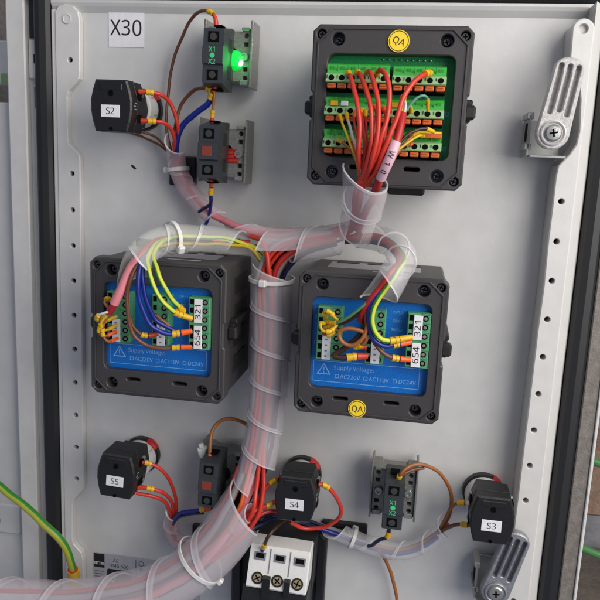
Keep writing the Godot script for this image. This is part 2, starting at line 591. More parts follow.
func door() -> void:
	var s := mb()
	bx(s, -286, 128, -420, 110, -1.5, 0, 0.2)
	struct("door_sheet", s, M.paint)
	s = mb()   # the folded rims of the sheet
	prism(s, Transform3D(Basis(Vector3(0, 1, 0), Vector3(0, 0, 1), Vector3(1, 0, 0)), V(-281, 0, 0)), poly2([[106, 0.0], [110.2, 3.4], [112.5, 4.6], [114.5, 4.6], [114.5, -3], [106, -3]]), 0, 420)
	struct("door_top_fold", s, M.paint_frame)
	s = mb()
	bx(s, -281.2, -274.5, -420, 108, -1, 5.0, 1.0)
	struct("door_side_fold", s, M.paint_rail)
	# black foam gasket round the door, in two visible lengths and the top
	s = mb()
	var gp := poly2([[-295, -3], [-281.5, -3], [-281.5, 5], [-284, 8], [-288.5, 9.2], [-292.5, 8], [-295, 5]])
	prism(s, Transform3D(Basis(Vector3(1, 0, 0), Vector3(0, 0, 1), Vector3(0, -1, 0)), V(0, 116, 0)), gp, 0, 540)
	tag(build("rubber_gasket", s, M.rubber), "black rubber door gasket running down the left edge beside the drilled rail", "gasket", "door gaskets")
	s = mb()
	bx(s, -300, 150, 115, 140, -4, 7, 2.5)
	tag(build("rubber_gasket", s, M.rubber), "black rubber door gasket lying along the top edge of the door", "gasket", "door gaskets")
	s = mb()
	gp = poly2([[114.6, -3], [128.4, -3], [128.4, 8], [126, 11], [121.5, 12.2], [117, 11], [114.6, 8]])
	prism(s, Transform3D(Basis(Vector3(1, 0, 0), Vector3(0, 0, 1), Vector3(0, -1, 0)), V(0, 116, 0)), gp, 0, 540)
	tag(build("rubber_gasket", s, M.rubber), "black rubber door gasket running down the right edge beside the latches", "gasket", "door gaskets")
	s = mb()
	bx(s, 128.8, 139.5, -440, 140, -6, 9, 0.8)
	struct("door_outer_fold", s, M.edge_grey)
	s = mb()
	bx(s, 139.6, 141.6, -440, 140, -8, 10.5, 0.5)
	struct("door_rim", s, M.paint_rail)

func surroundings() -> void:
	# the cabinet's own frame, left of the door
	var o := thing("cabinet_doorpost", "pale grey painted cabinet frame post left of the black gasket", "cabinet post", V(-305, -140, 0))
	var y := Transform3D(Basis(Vector3(1, 0, 0), Vector3(0, 0, 1), Vector3(0, -1, 0)), V(305, 270, 0))
	var s := mb()
	prism(s, y, poly2([[-320.5, -40], [-304.5, -40], [-304.5, 1], [-305.5, 2], [-319, 2], [-320.5, 0.5]]), 0, 560)
	build("post", s, M.paint_rail, o)
	s = mb()
	prism(s, y, poly2([[-304.4, -40], [-295.5, -40], [-295.5, -4.5], [-304.4, -4.5]]), 0, 560)
	build("return_flange", s, M.paint_frame, o)
	s = mb()
	prism(s, y, poly2([[-322.5, -60], [-320.6, -60], [-320.6, -18], [-322.5, -18]]), 0, 560)
	build("inner_web", s, M.edge_grey, o)
	s = mb()
	bx(s, -303.6 + 305, -295.0 + 305, 58 + 140, 86 + 140, -5, -1.5, 0.5)
	var br := build("hinge_bracket", s, M.paint_rail, o)
	s = mb()
	bx(s, -299.5 + 305, -296.2 + 305, 69 + 140, 76 + 140, -2, -1.3, 0.3)
	build("bracket_slot", s, M.hole, br)
	s = mb()
	bx(s, -303.6 + 305, -296.0 + 305, 88 + 140, 118 + 140, -5, -3.2, 0.5)
	build("hinge_block", s, M.rubber, o)
	s = mb()
	bx(s, -301 + 305, -297.5 + 305, 36 + 140, 52 + 140, -5, -3.6, 0.4)
	build("cover_cap", s, M.edge_grey, o)
	s = mb()
	bx(s, -299.5 + 305, -294.2 + 305, -352 + 140, -322 + 140, -6, -2, 1.2)
	build("hinge_lug", s, M.paint_rail, o)
	s = mb()
	bx(s, -298.5 + 305, -296.2 + 305, -343 + 140, -339 + 140, -3, -1.7, 0.3)
	build("lug_slot", s, M.hole, o)
	s = mb()
	bx(s, -520, -322.6, -470, 40, -60, -10, 1.5)
	var panel := tag(build("cabinet_side_panel", s, M.paint_frame), "plain pale grey cabinet side panel at the far left edge", "panel")
	s = mb()
	plate(s, Transform3D(), rrect(-380, -326, -334, -306, 4), [], -10, -7.5, 6.0, 1.2)
	build("pressed_pad", s, M.paint_frame, panel)
	s = mb()
	bx(s, -360, -346, -324, -320, -7.6, -7.0, 0.2)
	build("pad_slot", s, M.hole, panel)
	o = thing("terminal_rail", "pale terminal strip glimpsed in the dark gap at the upper left", "terminal strip", V(-345, 80, -60))
	s = mb()
	bx(s, -30, 25, -22, 14, -6, 6, 1.0)
	build("strip", s, M.white_plastic, o)
	for k in 3:
		s = mb()
		bx(s, -14 + k * 13, -5 + k * 13, -21, -13, 6, 8, 0.5)
		build("green_terminal", s, M.terminal_pale, o)
	s = mb()
	bx(s, -560, -300, -480, 260, -160, -150, 1)
	struct("cabinet_back_wall", s, M.edge_grey)
	# the workshop beyond the right edge of the door
	s = mb()
	bx(s, -300, 900, -900, 500, -620, -600, 1)
	struct("room_wall", s, M.far_wall)
	s = mb()
	bx(s, 175, 700, -830, -545, -520, -180, 4)
	struct("room_floor", s, M.far_floor)
	s = mb()
	bx(s, 200, 420, -360, -285, -310, -230, 3)
	tag(build("cardboard_box", s, M.cardboard), "brown cardboard box behind the door's right edge", "box")
	s = mb()
	tube(s, smooth([V(150, -235, -150), V(185, -268, -160), V(230, -272, -170), V(300, -250, -180)]), 4.0, 10)
	tag(build("cable", s, M.green), "green cable curving in front of the brown box at right, the upper one", "cable", "green cables behind the door")
	s = mb()
	tube(s, smooth([V(150, -330, -150), V(190, -362, -160), V(240, -372, -170), V(320, -360, -190)]), 4.0, 10)
	tag(build("cable", s, M.green), "green cable hanging below the brown box at right, the lower one", "cable", "green cables behind the door")
	s = mb()
	bx(s, 160, 420, -165, -60, -330, -200, 8)
	tag(build("machine_housing", s, M.grey_plastic), "dark grey housing behind the door at the right margin", "machine")

func rails() -> void:
	var o := thing("drilled_rail", "pale grey drilled rail up the left side of the door", "rail", V(-268, -140, 0), "drilled door rails")
	var pts := [[-274.2, -420], [-274.2, 104], [-271.5, 108.5], [-266.5, 110], [-259.5, 108.6], [-255.6, 104.5], [-254.6, 99]]
	for k in [[-254.8, 62], [-255.6, 57], [-264.0, 48], [-265.2, 44], [-265.4, 13], [-264.4, 9], [-256.4, 2], [-255.6, -3]]: pts.append(k)
	for k in [[-256.4, -268], [-257.2, -273], [-265.6, -283], [-266.6, -287], [-267.2, -318], [-266.2, -323], [-259.0, -331], [-257.8, -337], [-257.8, -420]]: pts.append(k)
	var holes := []
	for i in 14:
		var yy := 70.5 - i * 27.85
		if yy > 5 and yy < 50 or yy < -318: continue
		if yy < -275 and yy > -315: continue
		holes.append(circle(Vector2(-262.6, yy), 2.0, 12))
	var s := mb()
	for i in pts.size(): pts[i] = Vector2(pts[i][0] + 268, pts[i][1] + 140)
	for i in holes.size():
		for j in holes[i].size(): holes[i][j] += Vector2(268, 140)
	# the rail stands 6 mm off the sheet
	for i in pts.size(): pts[i] = (pts[i] - Vector2(268, 140)) * 1.0116 + Vector2(268, 140)
	for h in holes:
		for j in h.size(): h[j] = (h[j] - Vector2(268, 140)) * 1.0116 + Vector2(268, 140)
	plate(s, Transform3D(), poly2(pts), holes, 0.3, 6, 4.0, 0.7)
	build("rail_face", s, M.paint_rail, o)
	for h in holes:
		s = mb()
		lathe(s, at3(h[0].x - 2.0, h[0].y, 0), [Vector2(2.3, 0.4), Vector2(2.3, 1.2), Vector2(0, 1.2)], 12)
		build("hole_bottom", s, M.hole, o)
	s = mb()
	lathe(s, at3(0.5, 240.6, -6), [Vector2(3.6, 12), Vector2(3.6, 12.7), Vector2(3.0, 12.9), Vector2(2.6, 12.4), Vector2(0, 12.4)], 20)
	build("end_rivet", s, M.paint_rail, o)
	# right rail: deeper, with a cut-out behind the upper latch
	o = thing("drilled_rail", "pale grey drilled rail with a rounded top end on the right side of the door", "rail", V(100, -140, 0), "drilled door rails")
	var out := poly2([Vector2(86.8, -364.5), Vector2(89.1, -145.5), Vector2(89.4, -104.7), Vector2(90.2, -76.3), Vector2(89.9, -41.8), Vector2(90.3, -14.7), Vector2(90.3, -0.1), Vector2(91.1, 7.8), Vector2(97.3, 15.3), Vector2(101.0, 21.9), Vector2(102.0, 30.3), Vector2(100.6, 50.7), Vector2(98.2, 64.5), Vector2(92.4, 71.9), Vector2(91.2, 76.8)])
	for i in 15: out.append(Vector2(97.6, 94.5) + Vector2.from_angle(PI - PI * i / 14.0) * 6.9)
	out.append(Vector2(104.5, out[0].y))
	for i in out.size(): out[i] += Vector2(-100, 140)
	holes = []
	for i in 13:
		var yy := -15.5 - i * 27.1
		holes.append(circle(Vector2(95.7 - 0.008 * (-15.5 - yy) - 100, yy + 140), 2.05, 12))
	var eye := Vector2(97.4, 95.0)
	holes.append(circle(eye + Vector2(-100, 140), 3.1, 18))
	s = mb()
	plate(s, Transform3D(), out, holes, 0.3, 25, 4.0, 0.8)
	build("rail_face", s, M.paint_rail, o)
	for i in 13:
		s = mb()
		lathe(s, at3(holes[i][0].x - 2.05, holes[i][0].y, 0), [Vector2(2.3, 0.5), Vector2(2.3, 12), Vector2(0, 12)], 12)
		build("hole_bottom", s, M.hole, o)
	s = mb()
	lathe(s, at3(eye.x - 100, eye.y + 140, 0), [Vector2(3.6, 19), Vector2(3.6, 22), Vector2(0, 22)], 18)
	build("eye_bush", s, M.paint_rail, o)
	s = mb()
	prism(s, Transform3D(Basis(Vector3(1, 0, 0), Vector3(0, 0, 1), Vector3(0, -1, 0)), V(-100, 252, 0)), poly2([[104.3, 0.2], [114.4, 0.2], [114.4, 5], [112.5, 9], [104.3, 23.6]]), 0, 560)
	build("side_slope", s, M.paint_rail, o)

func switch_block(label_text: String, label: String, ring: Vector2, front: Vector2, tilt: float) -> void:
	# ring: where the button goes through the door; front: the middle of the block's front
	var o := thing("push_button", label, "push button", V(ring.x, ring.y, 0), "push buttons with contact blocks")
	var s := mb()
	lathe(s, Transform3D(), [Vector2(15.4, 0.2), Vector2(15.4, 5.2), Vector2(14.6, 6.4), Vector2(0, 6.4)], 36)
	build("ring_nut", s, M.black, o)
	s = mb()
	lathe(s, Transform3D(), [Vector2(14.0, 0.3), Vector2(16.0, 0.3), Vector2(16.0, 5.7), Vector2(14.9, 7.0), Vector2(11.0, 7.0)], 8, 0.50, 1.15)
	build("red_mark", s, M.red_mark, o)
	s = mb()
	lathe(s, Transform3D(), [Vector2(14.0, 6.4), Vector2(14.0, 21.0), Vector2(13.0, 22.4), Vector2(0, 22.4)], 36)
	var collar := build("collar", s, M.white_plastic, o)
	for k in 3:
		s = mb()
		cbox(s, Transform3D(Basis(Vector3(0, 0, 1), 0.4 + k * 0.9), Vector3.ZERO) * at3(0, -14.3, 12), Vector3(0.8, 0.6, 6.5), 0.2)
		build("grip_rib", s, M.silver_paper, collar)
	var d := front - ring
	var t := at3(d.x, d.y, 0, tilt)
	s = mb()   # latch plate that joins collar and block
	prism(s, t, poly2([[-9, -12.5], [9, -12.5], [11.5, 0], [9, 12.5], [-9, 12.5], [-11.5, 0]]), 22.4, 38, 0.6)
	build("block_base", s, M.case_dark, o)
	s = mb()
	prism(s, t, poly2([[-11.4, -17], [11.4, -17], [13.6, -10], [14.8, -3], [14.8, 4], [13.4, 10], [11.2, 17], [-11.2, 17], [-13.4, 10], [-14.8, 4], [-14.8, -3], [-13.6, -10]]), 36, 61, 1.1)
	build("contact_block", s, M.black, o)
	s = mb()   # mould seam round the block
	prism(s, t, poly2([[-11.6, -17.25], [11.6, -17.25], [13.85, -10], [15.05, -3], [15.05, 4], [13.65, 10], [11.4, 17.25], [-11.4, 17.25], [-13.65, 10], [-15.05, 4], [-15.05, -3], [-13.85, -10]]), 50.2, 50.8, 0.2)
	build("mould_seam", s, M.case_dark, o)
	for sx in [-1, 1]:
		for sy in [-1.6, 0.4, 2.4]:
			s = mb()
			cbox(s, t * at3(sx * 14.85, sy, 56 - absf(sy)), Vector3(0.25, 0.7, 3.2), 0.05)
			build("side_print", s, M.ink_light, o)
	s = mb()
	cbox(s, t * at3(0, 12.2, 57.6), Vector3(18.5, 6.5, 7.6), 2.0)
	build("top_cover", s, M.black, o)
	for k in [[0.0, 8.2, 1.9], [0.0, -15.2, 1.3]]:
		s = mb()
		lathe(s, t * at3(k[0], k[1], 61.0), [Vector2(k[2], 0), Vector2(k[2], 0.5), Vector2(k[2] * 0.6, 0.6), Vector2(k[2] * 0.6, 0.15), Vector2(0, 0.15)], 14)
		build("front_hole", s, M.hole, o)
	for sx in [-1, 1]:
		for sy in [-9, 9]:
			s = mb()
			cbox(s, t * at3(sx * 14.4, sy * 0.8, 47), Vector3(0.9, 5.2, 7.5), 0.3)
			build("terminal_mouth", s, M.hole, o)
			s = mb()
			lathe(s, t * at3(sx * 13.0, sy * 1.0, 41) * Transform3D(Basis(Vector3(0, 1, 0), sx * PI / 2), Vector3.ZERO), [Vector2(1.9, 0), Vector2(1.9, 1.6), Vector2(1.3, 2.0), Vector2(0, 1.7)], 12)
			build("terminal_screw", s, M.steel, o)
	s = mb()
	cbox(s, t * at3(-0.3, -3.6, 61.2), Vector3(13.4, 8.2, 0.5), 0.15)
	var tagp := build("name_tag", s, M.paper, o)
	text("lettering", label_text, 4.4, M.ink_bold, tagp, t * at3(-0.3, -3.6, 61.45))

func switches() -> void:
	M.ink_light = mat(Color(0.55, 0.55, 0.56), 0.6)
	M.ink_bold = mat(Color(0.09, 0.09, 0.09), 0.6)
	switch_block("S2", "black push button block tagged S2, near the X30 sticker", Vector2(-209.3, 36.5), Vector2(-208.6, 34.8), 0)
	switch_block("S5", "black push button block tagged S5, at the lower left", Vector2(-209.4, -239.8), Vector2(-206.6, -233.2), -3)
	switch_block("S4", "black push button block tagged S4, above the white disconnect switch", Vector2(-74.4, -241.5), Vector2(-70.6, -234.8), 0)
	switch_block("S3", "black push button block tagged S3, overlapping the lower latch", Vector2(66.2, -239.6), Vector2(67.0, -233.2), 0)

func contact_block(label: String, mid: Vector2, bxo: float, byo: float, kind: String, tilt := 0.0) -> void:
	# a metal collar clamped on a button, with a plug-on contact block on it
	var o := thing("indicator_block", label, "contact block", V(mid.x, mid.y, 0), "contact blocks on metal collars")
	var t := at3(0, 0, 0, tilt)
	var s := mb()
	lathe(s, t, [Vector2(13.5, 0.2), Vector2(13.5, 4), Vector2(12.5, 5), Vector2(0, 5)], 28)
	build("ring_nut", s, M.zinc, o)
	s = mb()
	var holes := [circle(Vector2(0, 0), 7.0, 18)]
	for sx in [-1, 1]:
		for sy in [-1, 1]:
			holes.append(circle(Vector2(sx * 12.2, sy * 14.2), 1.7, 10))
			holes.append(rrect(sx * 12.2 - 1.6, sx * 12.2 + 1.6, sy * 8.4 - 1.5, sy * 8.4 + 1.5, 0.5, 2))
	plate(s, t, poly2([[-16, -19], [-8, -19], [-7, -17], [7, -17], [8, -19], [16, -19], [16, 19], [10, 19], [9, 17], [-9, 17], [-10, 19], [-16, 19]]), holes, 5, 24, 2.5, 0.6)
	var col := build("metal_collar", s, M.zinc, o)
	for sx in [-1, 1]:
		s = mb()
		cbox(s, t * at3(sx * 16.7, 1.5, 16.5), Vector3(1.5, 45, 22), 0.4)
		build("side_plate", s, M.zinc, col)
		s = mb()
		lathe(s, t * at3(sx * 11.2, 0, 24), [Vector2(3.4, -6), Vector2(3.4, 1.5), Vector2(2.8, 2.2), Vector2(1.5, 2.2), Vector2(1.5, 1.2), Vector2(0, 1.2)], 18)
		build("clamp_screw", s, M.steel, col)
		s = mb()
		cbox(s, t * at3(sx * 12, 18.2, 25), Vector3(5.5, 2.4, 2.6), 0.5)
		build("clamp_hook", s, M.steel, col)
		s = mb()
		cbox(s, t * at3(sx * 12, -17.5, 24.8), Vector3(6.5, 3.6, 2.2), 0.7)
		build("clamp_hook", s, M.die_cast_grey, col)
	# the plug-on block
	var b := t * at3(bxo, byo, 0)
	s = mb()
	prism(s, b * Transform3D(Basis(Vector3(0, 0, 1), Vector3(0, 1, 0), Vector3(-1, 0, 0)), V(7.2, 0, 0)), poly2([[24.2, -21], [31, -21], [44, -18.5], [50, -17.5], [50, -6], [52, -5], [52, 6], [50, 7], [50, 17.5], [44, 18.5], [31, 21], [24.2, 21]]), 0, 14.4, 0.7)
	build("plug_block", s, M.grey_plastic, o)
	for sy in [-1, 1]:
		s = mb()
		cbox(s, b * at3(0, sy * 12.2, 50.1), Vector3(7.4, 6.6, 0.8), 0.3)
		var well := build("screw_well", s, M.hole, o)
		s = mb()
		lathe(s, b * at3(0, sy * 12.2, 50.4), [Vector2(2.4, 0), Vector2(2.4, 0.5), Vector2(0, 0.6)], 14)
		build("terminal_screw", s, M.dark_zinc, well)
		s = mb()
		cbox(s, b * at3(0, sy * 20.9, 36), Vector3(6.4, 1.2, 8.5), 0.4)
		build("wire_mouth", s, M.hole, o)
		for k in [-1, 1]:
			s = mb()
			cbox(s, b * at3(k * 7.25, sy * 9, 34), Vector3(0.5, 9, 8), 0.2)
			build("side_rib", s, M.case_dark, o)
	if kind == "green":
		for k in [[0.0, 4.0, 5.2, 2.2], [-2.2, 0.4, 1.4, 1.2], [0.0, 0.2, 2.6, 2.2], [2.2, 0.4, 1.4, 1.2]]: pass
		text("marking", "X1", 3.3, M.print_green, o, b * at3(0, 3.9, 52.1))
		s = mb()
		lathe(s, b * at3(0, 0, 52), [Vector2(1.7, 0), Vector2(1.7, 0.25), Vector2(0, 0.25)], 16)
		build("marking_dot", s, M.print_green, o)
		text("marking", "X2", 3.3, M.print_green, o, b * at3(0, -3.9, 52.1))
	else:
		s = mb()
		cbox(s, b * at3(-0.6, 0.4, 52), Vector3(7.2, 6.6, 0.7), 0.3)
		build("red_marking", s, M.dull_red, o)
	if kind == "lit":
		pass

func contact_blocks() -> void:
	M.dull_red = mat(Color(0.50, 0.20, 0.14), 0.5)
	M.orange_wire = mat(Color(0.86, 0.36, 0.13), 0.4)
	M.dark_zinc = mat(Color(0.30, 0.30, 0.29), 0.4, 0.6)
	M.print_green = mat(Color(0.25, 0.78, 0.46), 0.5)
	contact_block("contact block with a glowing green lamp, beside the X30 sticker", Vector2(-137.5, 73.5), -3.6, -3.6, "green", -1)
	contact_block("contact block marked red with a brown wire above, left of the upper meter", Vector2(-139.5, 7.0), -3.6, 0, "red", -1)
	contact_block("contact block with a tan wire looping over it, beside the S5 button", Vector2(-135.0, -238.5), -3.5, 1.5, "red", -2)
	contact_block("contact block with green X1 X2 marking, between the S4 and S3 buttons", Vector2(-1.5, -237.5), 0.5, 0.8, "green", 0)
	# the lit lamp of the upper block: dome, bright core and its light
	var at := V(-133.1, 70.7, 23.0)
	var o := thing("indicator_lamp", "glowing green lamp seen at the side of the top contact block", "lamp", at)
	var s := mb()
	lathe(s, Transform3D(), [Vector2(7.4, -10), Vector2(7.4, 0), Vector2(6.4, 3), Vector2(4.2, 5.4), Vector2(0, 6.2)], 24)
	build("lamp_dome", s, M.lit_green, o)
	s = mb()
	lathe(s, at3(3.0, -1.2, 2.6), [Vector2(3.6, 0), Vector2(2.8, 1.6), Vector2(1.6, 2.4), Vector2(0, 2.9)], 18)
	build("lamp_glow", s, M.lit_core, o)
	var l := OmniLight3D.new()
	l.name = "lamp_light"
	l.light_color = Color(0.15, 1.0, 0.4)
	l.light_energy = 0.00018
	l.light_size = 0.004
	l.omni_range = 0.5
	l.omni_attenuation = 2.0
	l.shadow_enabled = true
	o.add_child(l)
	l.position = V(2, 0, 10)
	# the unlit red lens of the block below
	o = thing("indicator_lens", "ribbed dark red lens in the side of the second contact block", "lamp lens", V(-133.0, 5.2, 22.0))
	s = mb()
	lathe(s, Transform3D(), [Vector2(6.0, -10), Vector2(6.0, 0), Vector2(4.6, 2.4), Vector2(0, 3)], 24)
	build("lens", s, M.ferrule_red, o)
	for k in 4:
		s = mb()
		cbox(s, at3(0.5, -4.2 + k * 2.8, 1.4), Vector3(8.5, 0.9, 4.4), 0.3)
		build("lens_rib", s, M.red_mark, o)

# ---------------------------------------------------------------- meters
func housing(o: Node3D, sticker_top: bool) -> void:
	var s := mb()
	bx(s, -46, 46, -46, 46, 0.3, 68.5, 1.5)
	build("back_case", s, M.case, o)
	var win := rrect(-38.3, 38.3, -30.2, 31.2, 4.5, 4)
	var holes := [win]
	var corner := []
	for sx in [-1, 1]:
		for sy in [-1, 1]:
			corner.append([Vector2(sx * 42.8, sy * 42.4), 2.9])
			corner.append([Vector2(sx * 32.4, sy * 39.6), 3.9])
	for c in corner: holes.append(circle(c[0], c[1], 16))
	for sx in [-1, 1]: holes.append(rrect(sx * 16.8 - 5, sx * 16.8 + 5, -37.4, -34.8, 1.2, 2))
	s = mb()
	var outer := poly2([[-48, -44], [-44, -48], [44, -48], [48, -44], [48, -9], [46.8, -8], [46.8, 8], [48, 9], [48, 44], [44, 48], [-44, 48], [-48, 44], [-48, 9], [-46.8, 8], [-46.8, -8], [-48, -9]])
	plate(s, Transform3D(), outer, holes, 68, 80, 3.0, 0.9)
	build("front_frame", s, M.case, o)
	s = mb()   # raised eight-sided bead round the frame
	var oct := poly2([[-45.2, -37.5], [-36, -46.2], [36, -46.2], [45.2, -37.5], [45.2, 37.5], [36, 46.2], [-36, 46.2], [-45.2, 37.5]])
	plate(s, Transform3D(), oct, [inset(ccw(oct), 1.1)], 79.5, 80.9, 2.0, 0.35)
	build("frame_bead", s, M.case, o)
	for c in corner:
		s = mb()
		var zz := 77.4 if c[1] < 3.5 else 74.5
		lathe(s, at3(c[0].x, c[0].y, 0), [Vector2(c[1] + 0.3, 66), Vector2(c[1] + 0.3, 70), Vector2(0, 70)], 16)
		lathe(s, at3(c[0].x, c[0].y, 0), [Vector2(2.4, 69), Vector2(2.4, zz - 0.8), Vector2(1.9, zz), Vector2(0, zz)], 16)
		var sc := build("screw", s, M.steel_dark, o)
		s = mb()
		var rr := rng.randf() * 90.0
		cbox(s, at3(c[0].x, c[0].y, zz, rr), Vector3(3.0, 0.7, 0.5), 0.1)
		cbox(s, at3(c[0].x, c[0].y, zz + 0.02, rr + 90), Vector3(3.0, 0.7, 0.5), 0.1)
		build("cross_slot", s, M.hole, sc)
	for sx in [-1, 1]:
		s = mb()
		bx(s, sx * 16.8 - 5.4, sx * 16.8 + 5.4, -37.8, -34.4, 66, 71, 0.2)
		build("slot_bottom", s, M.hole, o)
		var clip := mb()
		bx(clip, sx * 45.5, sx * 50.4, -6.2, 5.4, 46, 66, 0.8)
		bx(clip, sx * 46.2, sx * 53.2, -4.6, 4.0, 62, 70, 1.4)
		bx(clip, sx * 45.5, sx * 51.5, 4.4, 8.0, 20, 62, 0.8)
		build("side_clip", clip, M.case_dark, o)
		for k in 4:
			clip = mb()
			bx(clip, sx * 45.9, sx * 46.7, -34 + k * 19, -22 + k * 19, 14, 50, 0.3)
			build("side_rib", clip, M.case_dark, o)
	for k in 3:
		s = mb()
		bx(s, -30 + k * 22, -14 + k * 22, 45.9, 46.6, 6, 20, 0.25)
		build("vent", s, M.case_dark, o)
	if sticker_top:
		s = mb()
		bx(s, -34, 30, 46.05, 46.25, 14, 44, 0.05)
		build("top_label", s, M.silver_paper, o)
		s = mb()
		bx(s, -2, 22, 46.05, 46.25, 53, 59, 0.05)
		build("top_label", s, M.paper, o)

func screw_hole(o: Node3D, t: Transform3D, r: float) -> void:
	var s := mb()
	lathe(s, t, [Vector2(r + 0.35, 0), Vector2(r + 0.35, 0.35), Vector2(r, 0.4), Vector2(r * 0.9, 0.12), Vector2(0, 0.12)], 12)
	build("screw_hole", s, M.hole, o)

func small_meter(label: String, at: Vector2) -> Node3D:
	var o := thing("panel_meter", label, "panel meter", V(at.x, at.y, 0), "meters with blue terminal faces")
	housing(o, true)
	var s := mb()
	bx(s, -39.5, 39.5, -31.5, 32.5, 66, 74, 0.3)
	var face := build("blue_face", s, M.blue_face, o)
	text("print", "Supply Voltage:", 2.8, M.print_blue, face, at3(-9.4, -16.8, 74.05))
	text("print", "AC220V", 2.75, M.print_blue, face, at3(-11.6, -22.7, 74.05), false, 1.0)
	text("print", "AC110V", 2.75, M.print_blue, face, at3(7.5, -22.7, 74.05), false, 1.0)
	text("print", "DC24V", 2.75, M.print_blue, face, at3(26.0, -22.7, 74.05), false, 1.0)
	for k in [-20.4, -1.4, 18.0]:
		s = mb()
		plate(s, Transform3D(), rrect(k - 1.3, k + 1.3, -24.0, -21.4, 0.2, 1), [rrect(k - 0.95, k + 0.95, -23.65, -21.75, 0.2, 1)], 74, 74.15, 2.0, 0.05)
		build("tick_box", s, M.print_blue, face)
	s = mb()
	var tri := poly2([[-34.2, -22.2], [-24.6, -22.2], [-29.4, -14.2]])
	plate(s, Transform3D(), tri, [inset(ccw(tri), 0.7)], 74, 74.15, 1.0, 0.05)
	bx(s, -29.75, -29.05, -19.6, -17.0, 74, 74.15, 0.02)
	bx(s, -29.75, -29.05, -21.0, -20.3, 74, 74.15, 0.02)
	build("warning_triangle", s, M.print_blue, face)
	s = mb()
	plate(s, Transform3D(), rrect(-36.6, 33.8, -27.2, -12.6, 0.8, 2), [rrect(-36.2, 33.4, -26.8, -13.0, 0.6, 2)], 74, 74.12, 3.0, 0.05)
	build("print_border", s, M.print_blue, face)
	for k in 3: text("print", ["ISP1.1", "ISP2.1", "SHIELD"][k], 1.8, M.print_blue, face, at3(17.0, 23.6 - k * 5.8, 74.05), false, 0.9)
	for k in 6: text("print", ["P", "N", "L", "+", "E", "-"][k], 1.7, M.print_blue, face, at3(-36.4, 22.6 - k * 5.8, 74.05))
	# three pluggable terminal blocks
	for b in [["R", 23.6, 38.0], ["L", -34.0, -17.8], ["M", -2.2, 9.8]]:
		var s2 := mb()
		prism(s2, Transform3D(), poly2([[b[1], -9.6], [b[2] - 0.8, -9.6], [b[2], -8.8], [b[2], 24.8], [b[2] - 0.8, 25.6], [b[1], 25.6]]), 73.5, 83.5, 0.5)
		for k in 7: bx(s2, b[1] + 9.0, b[2] + 0.15, -9.5 + k * 5.8, -9.0 + k * 5.8, 82, 84.1, 0.15)
		var blk := build("terminal_block", s2, M.terminal_mint, o)
		for k in 6:
			var yy := 22.8 - k * 5.85
			screw_hole(blk, at3(b[2] - 3.2, yy, 83.5), 1.55)
			s2 = mb()
			cbox(s2, at3(b[1] + 2.2, yy, 83.4), Vector3(2.6, 3.6, 0.5), 0.15)
			build("wire_entry", s2, M.hole, blk)
			s2 = mb()
			lathe(s2, at3(b[2] - 3.2, yy, 83.55), [Vector2(1.1, 0), Vector2(1.1, 0.15), Vector2(0, 0.15)], 10)
			build("clamp_screw", s2, M.zinc, blk)
		var strips := [[8.6, 24.6], [-9.2, 6.6]] if b[0] == "R" else [[-9.2, 7.0]]
		for k in strips.size():
			s2 = mb()
			var x0: float = b[1] + 3.8
			bx(s2, x0, x0 + 5.6, strips[k][0], strips[k][1], 83.4, 84.4, 0.2)
			var st := build("marking_strip", s2, M.paper, blk)
			if b[0] == "R":
				text("numbers", "321" if k == 0 else "654", 3.9, M.ink, st, at3(x0 + 2.8, (strips[k][0] + strips[k][1]) / 2, 84.45, 90), false, 1.25)
			else:
				for j in 4:
					s2 = mb()
					cbox(s2, at3(x0 + 2.6, strips[k][0] + 2.4 + j * 3.7, 84.4), Vector3(1.6, 1.0, 0.1), 0.02)
					build("print_mark", s2, M.ink_pale, st)
	return o

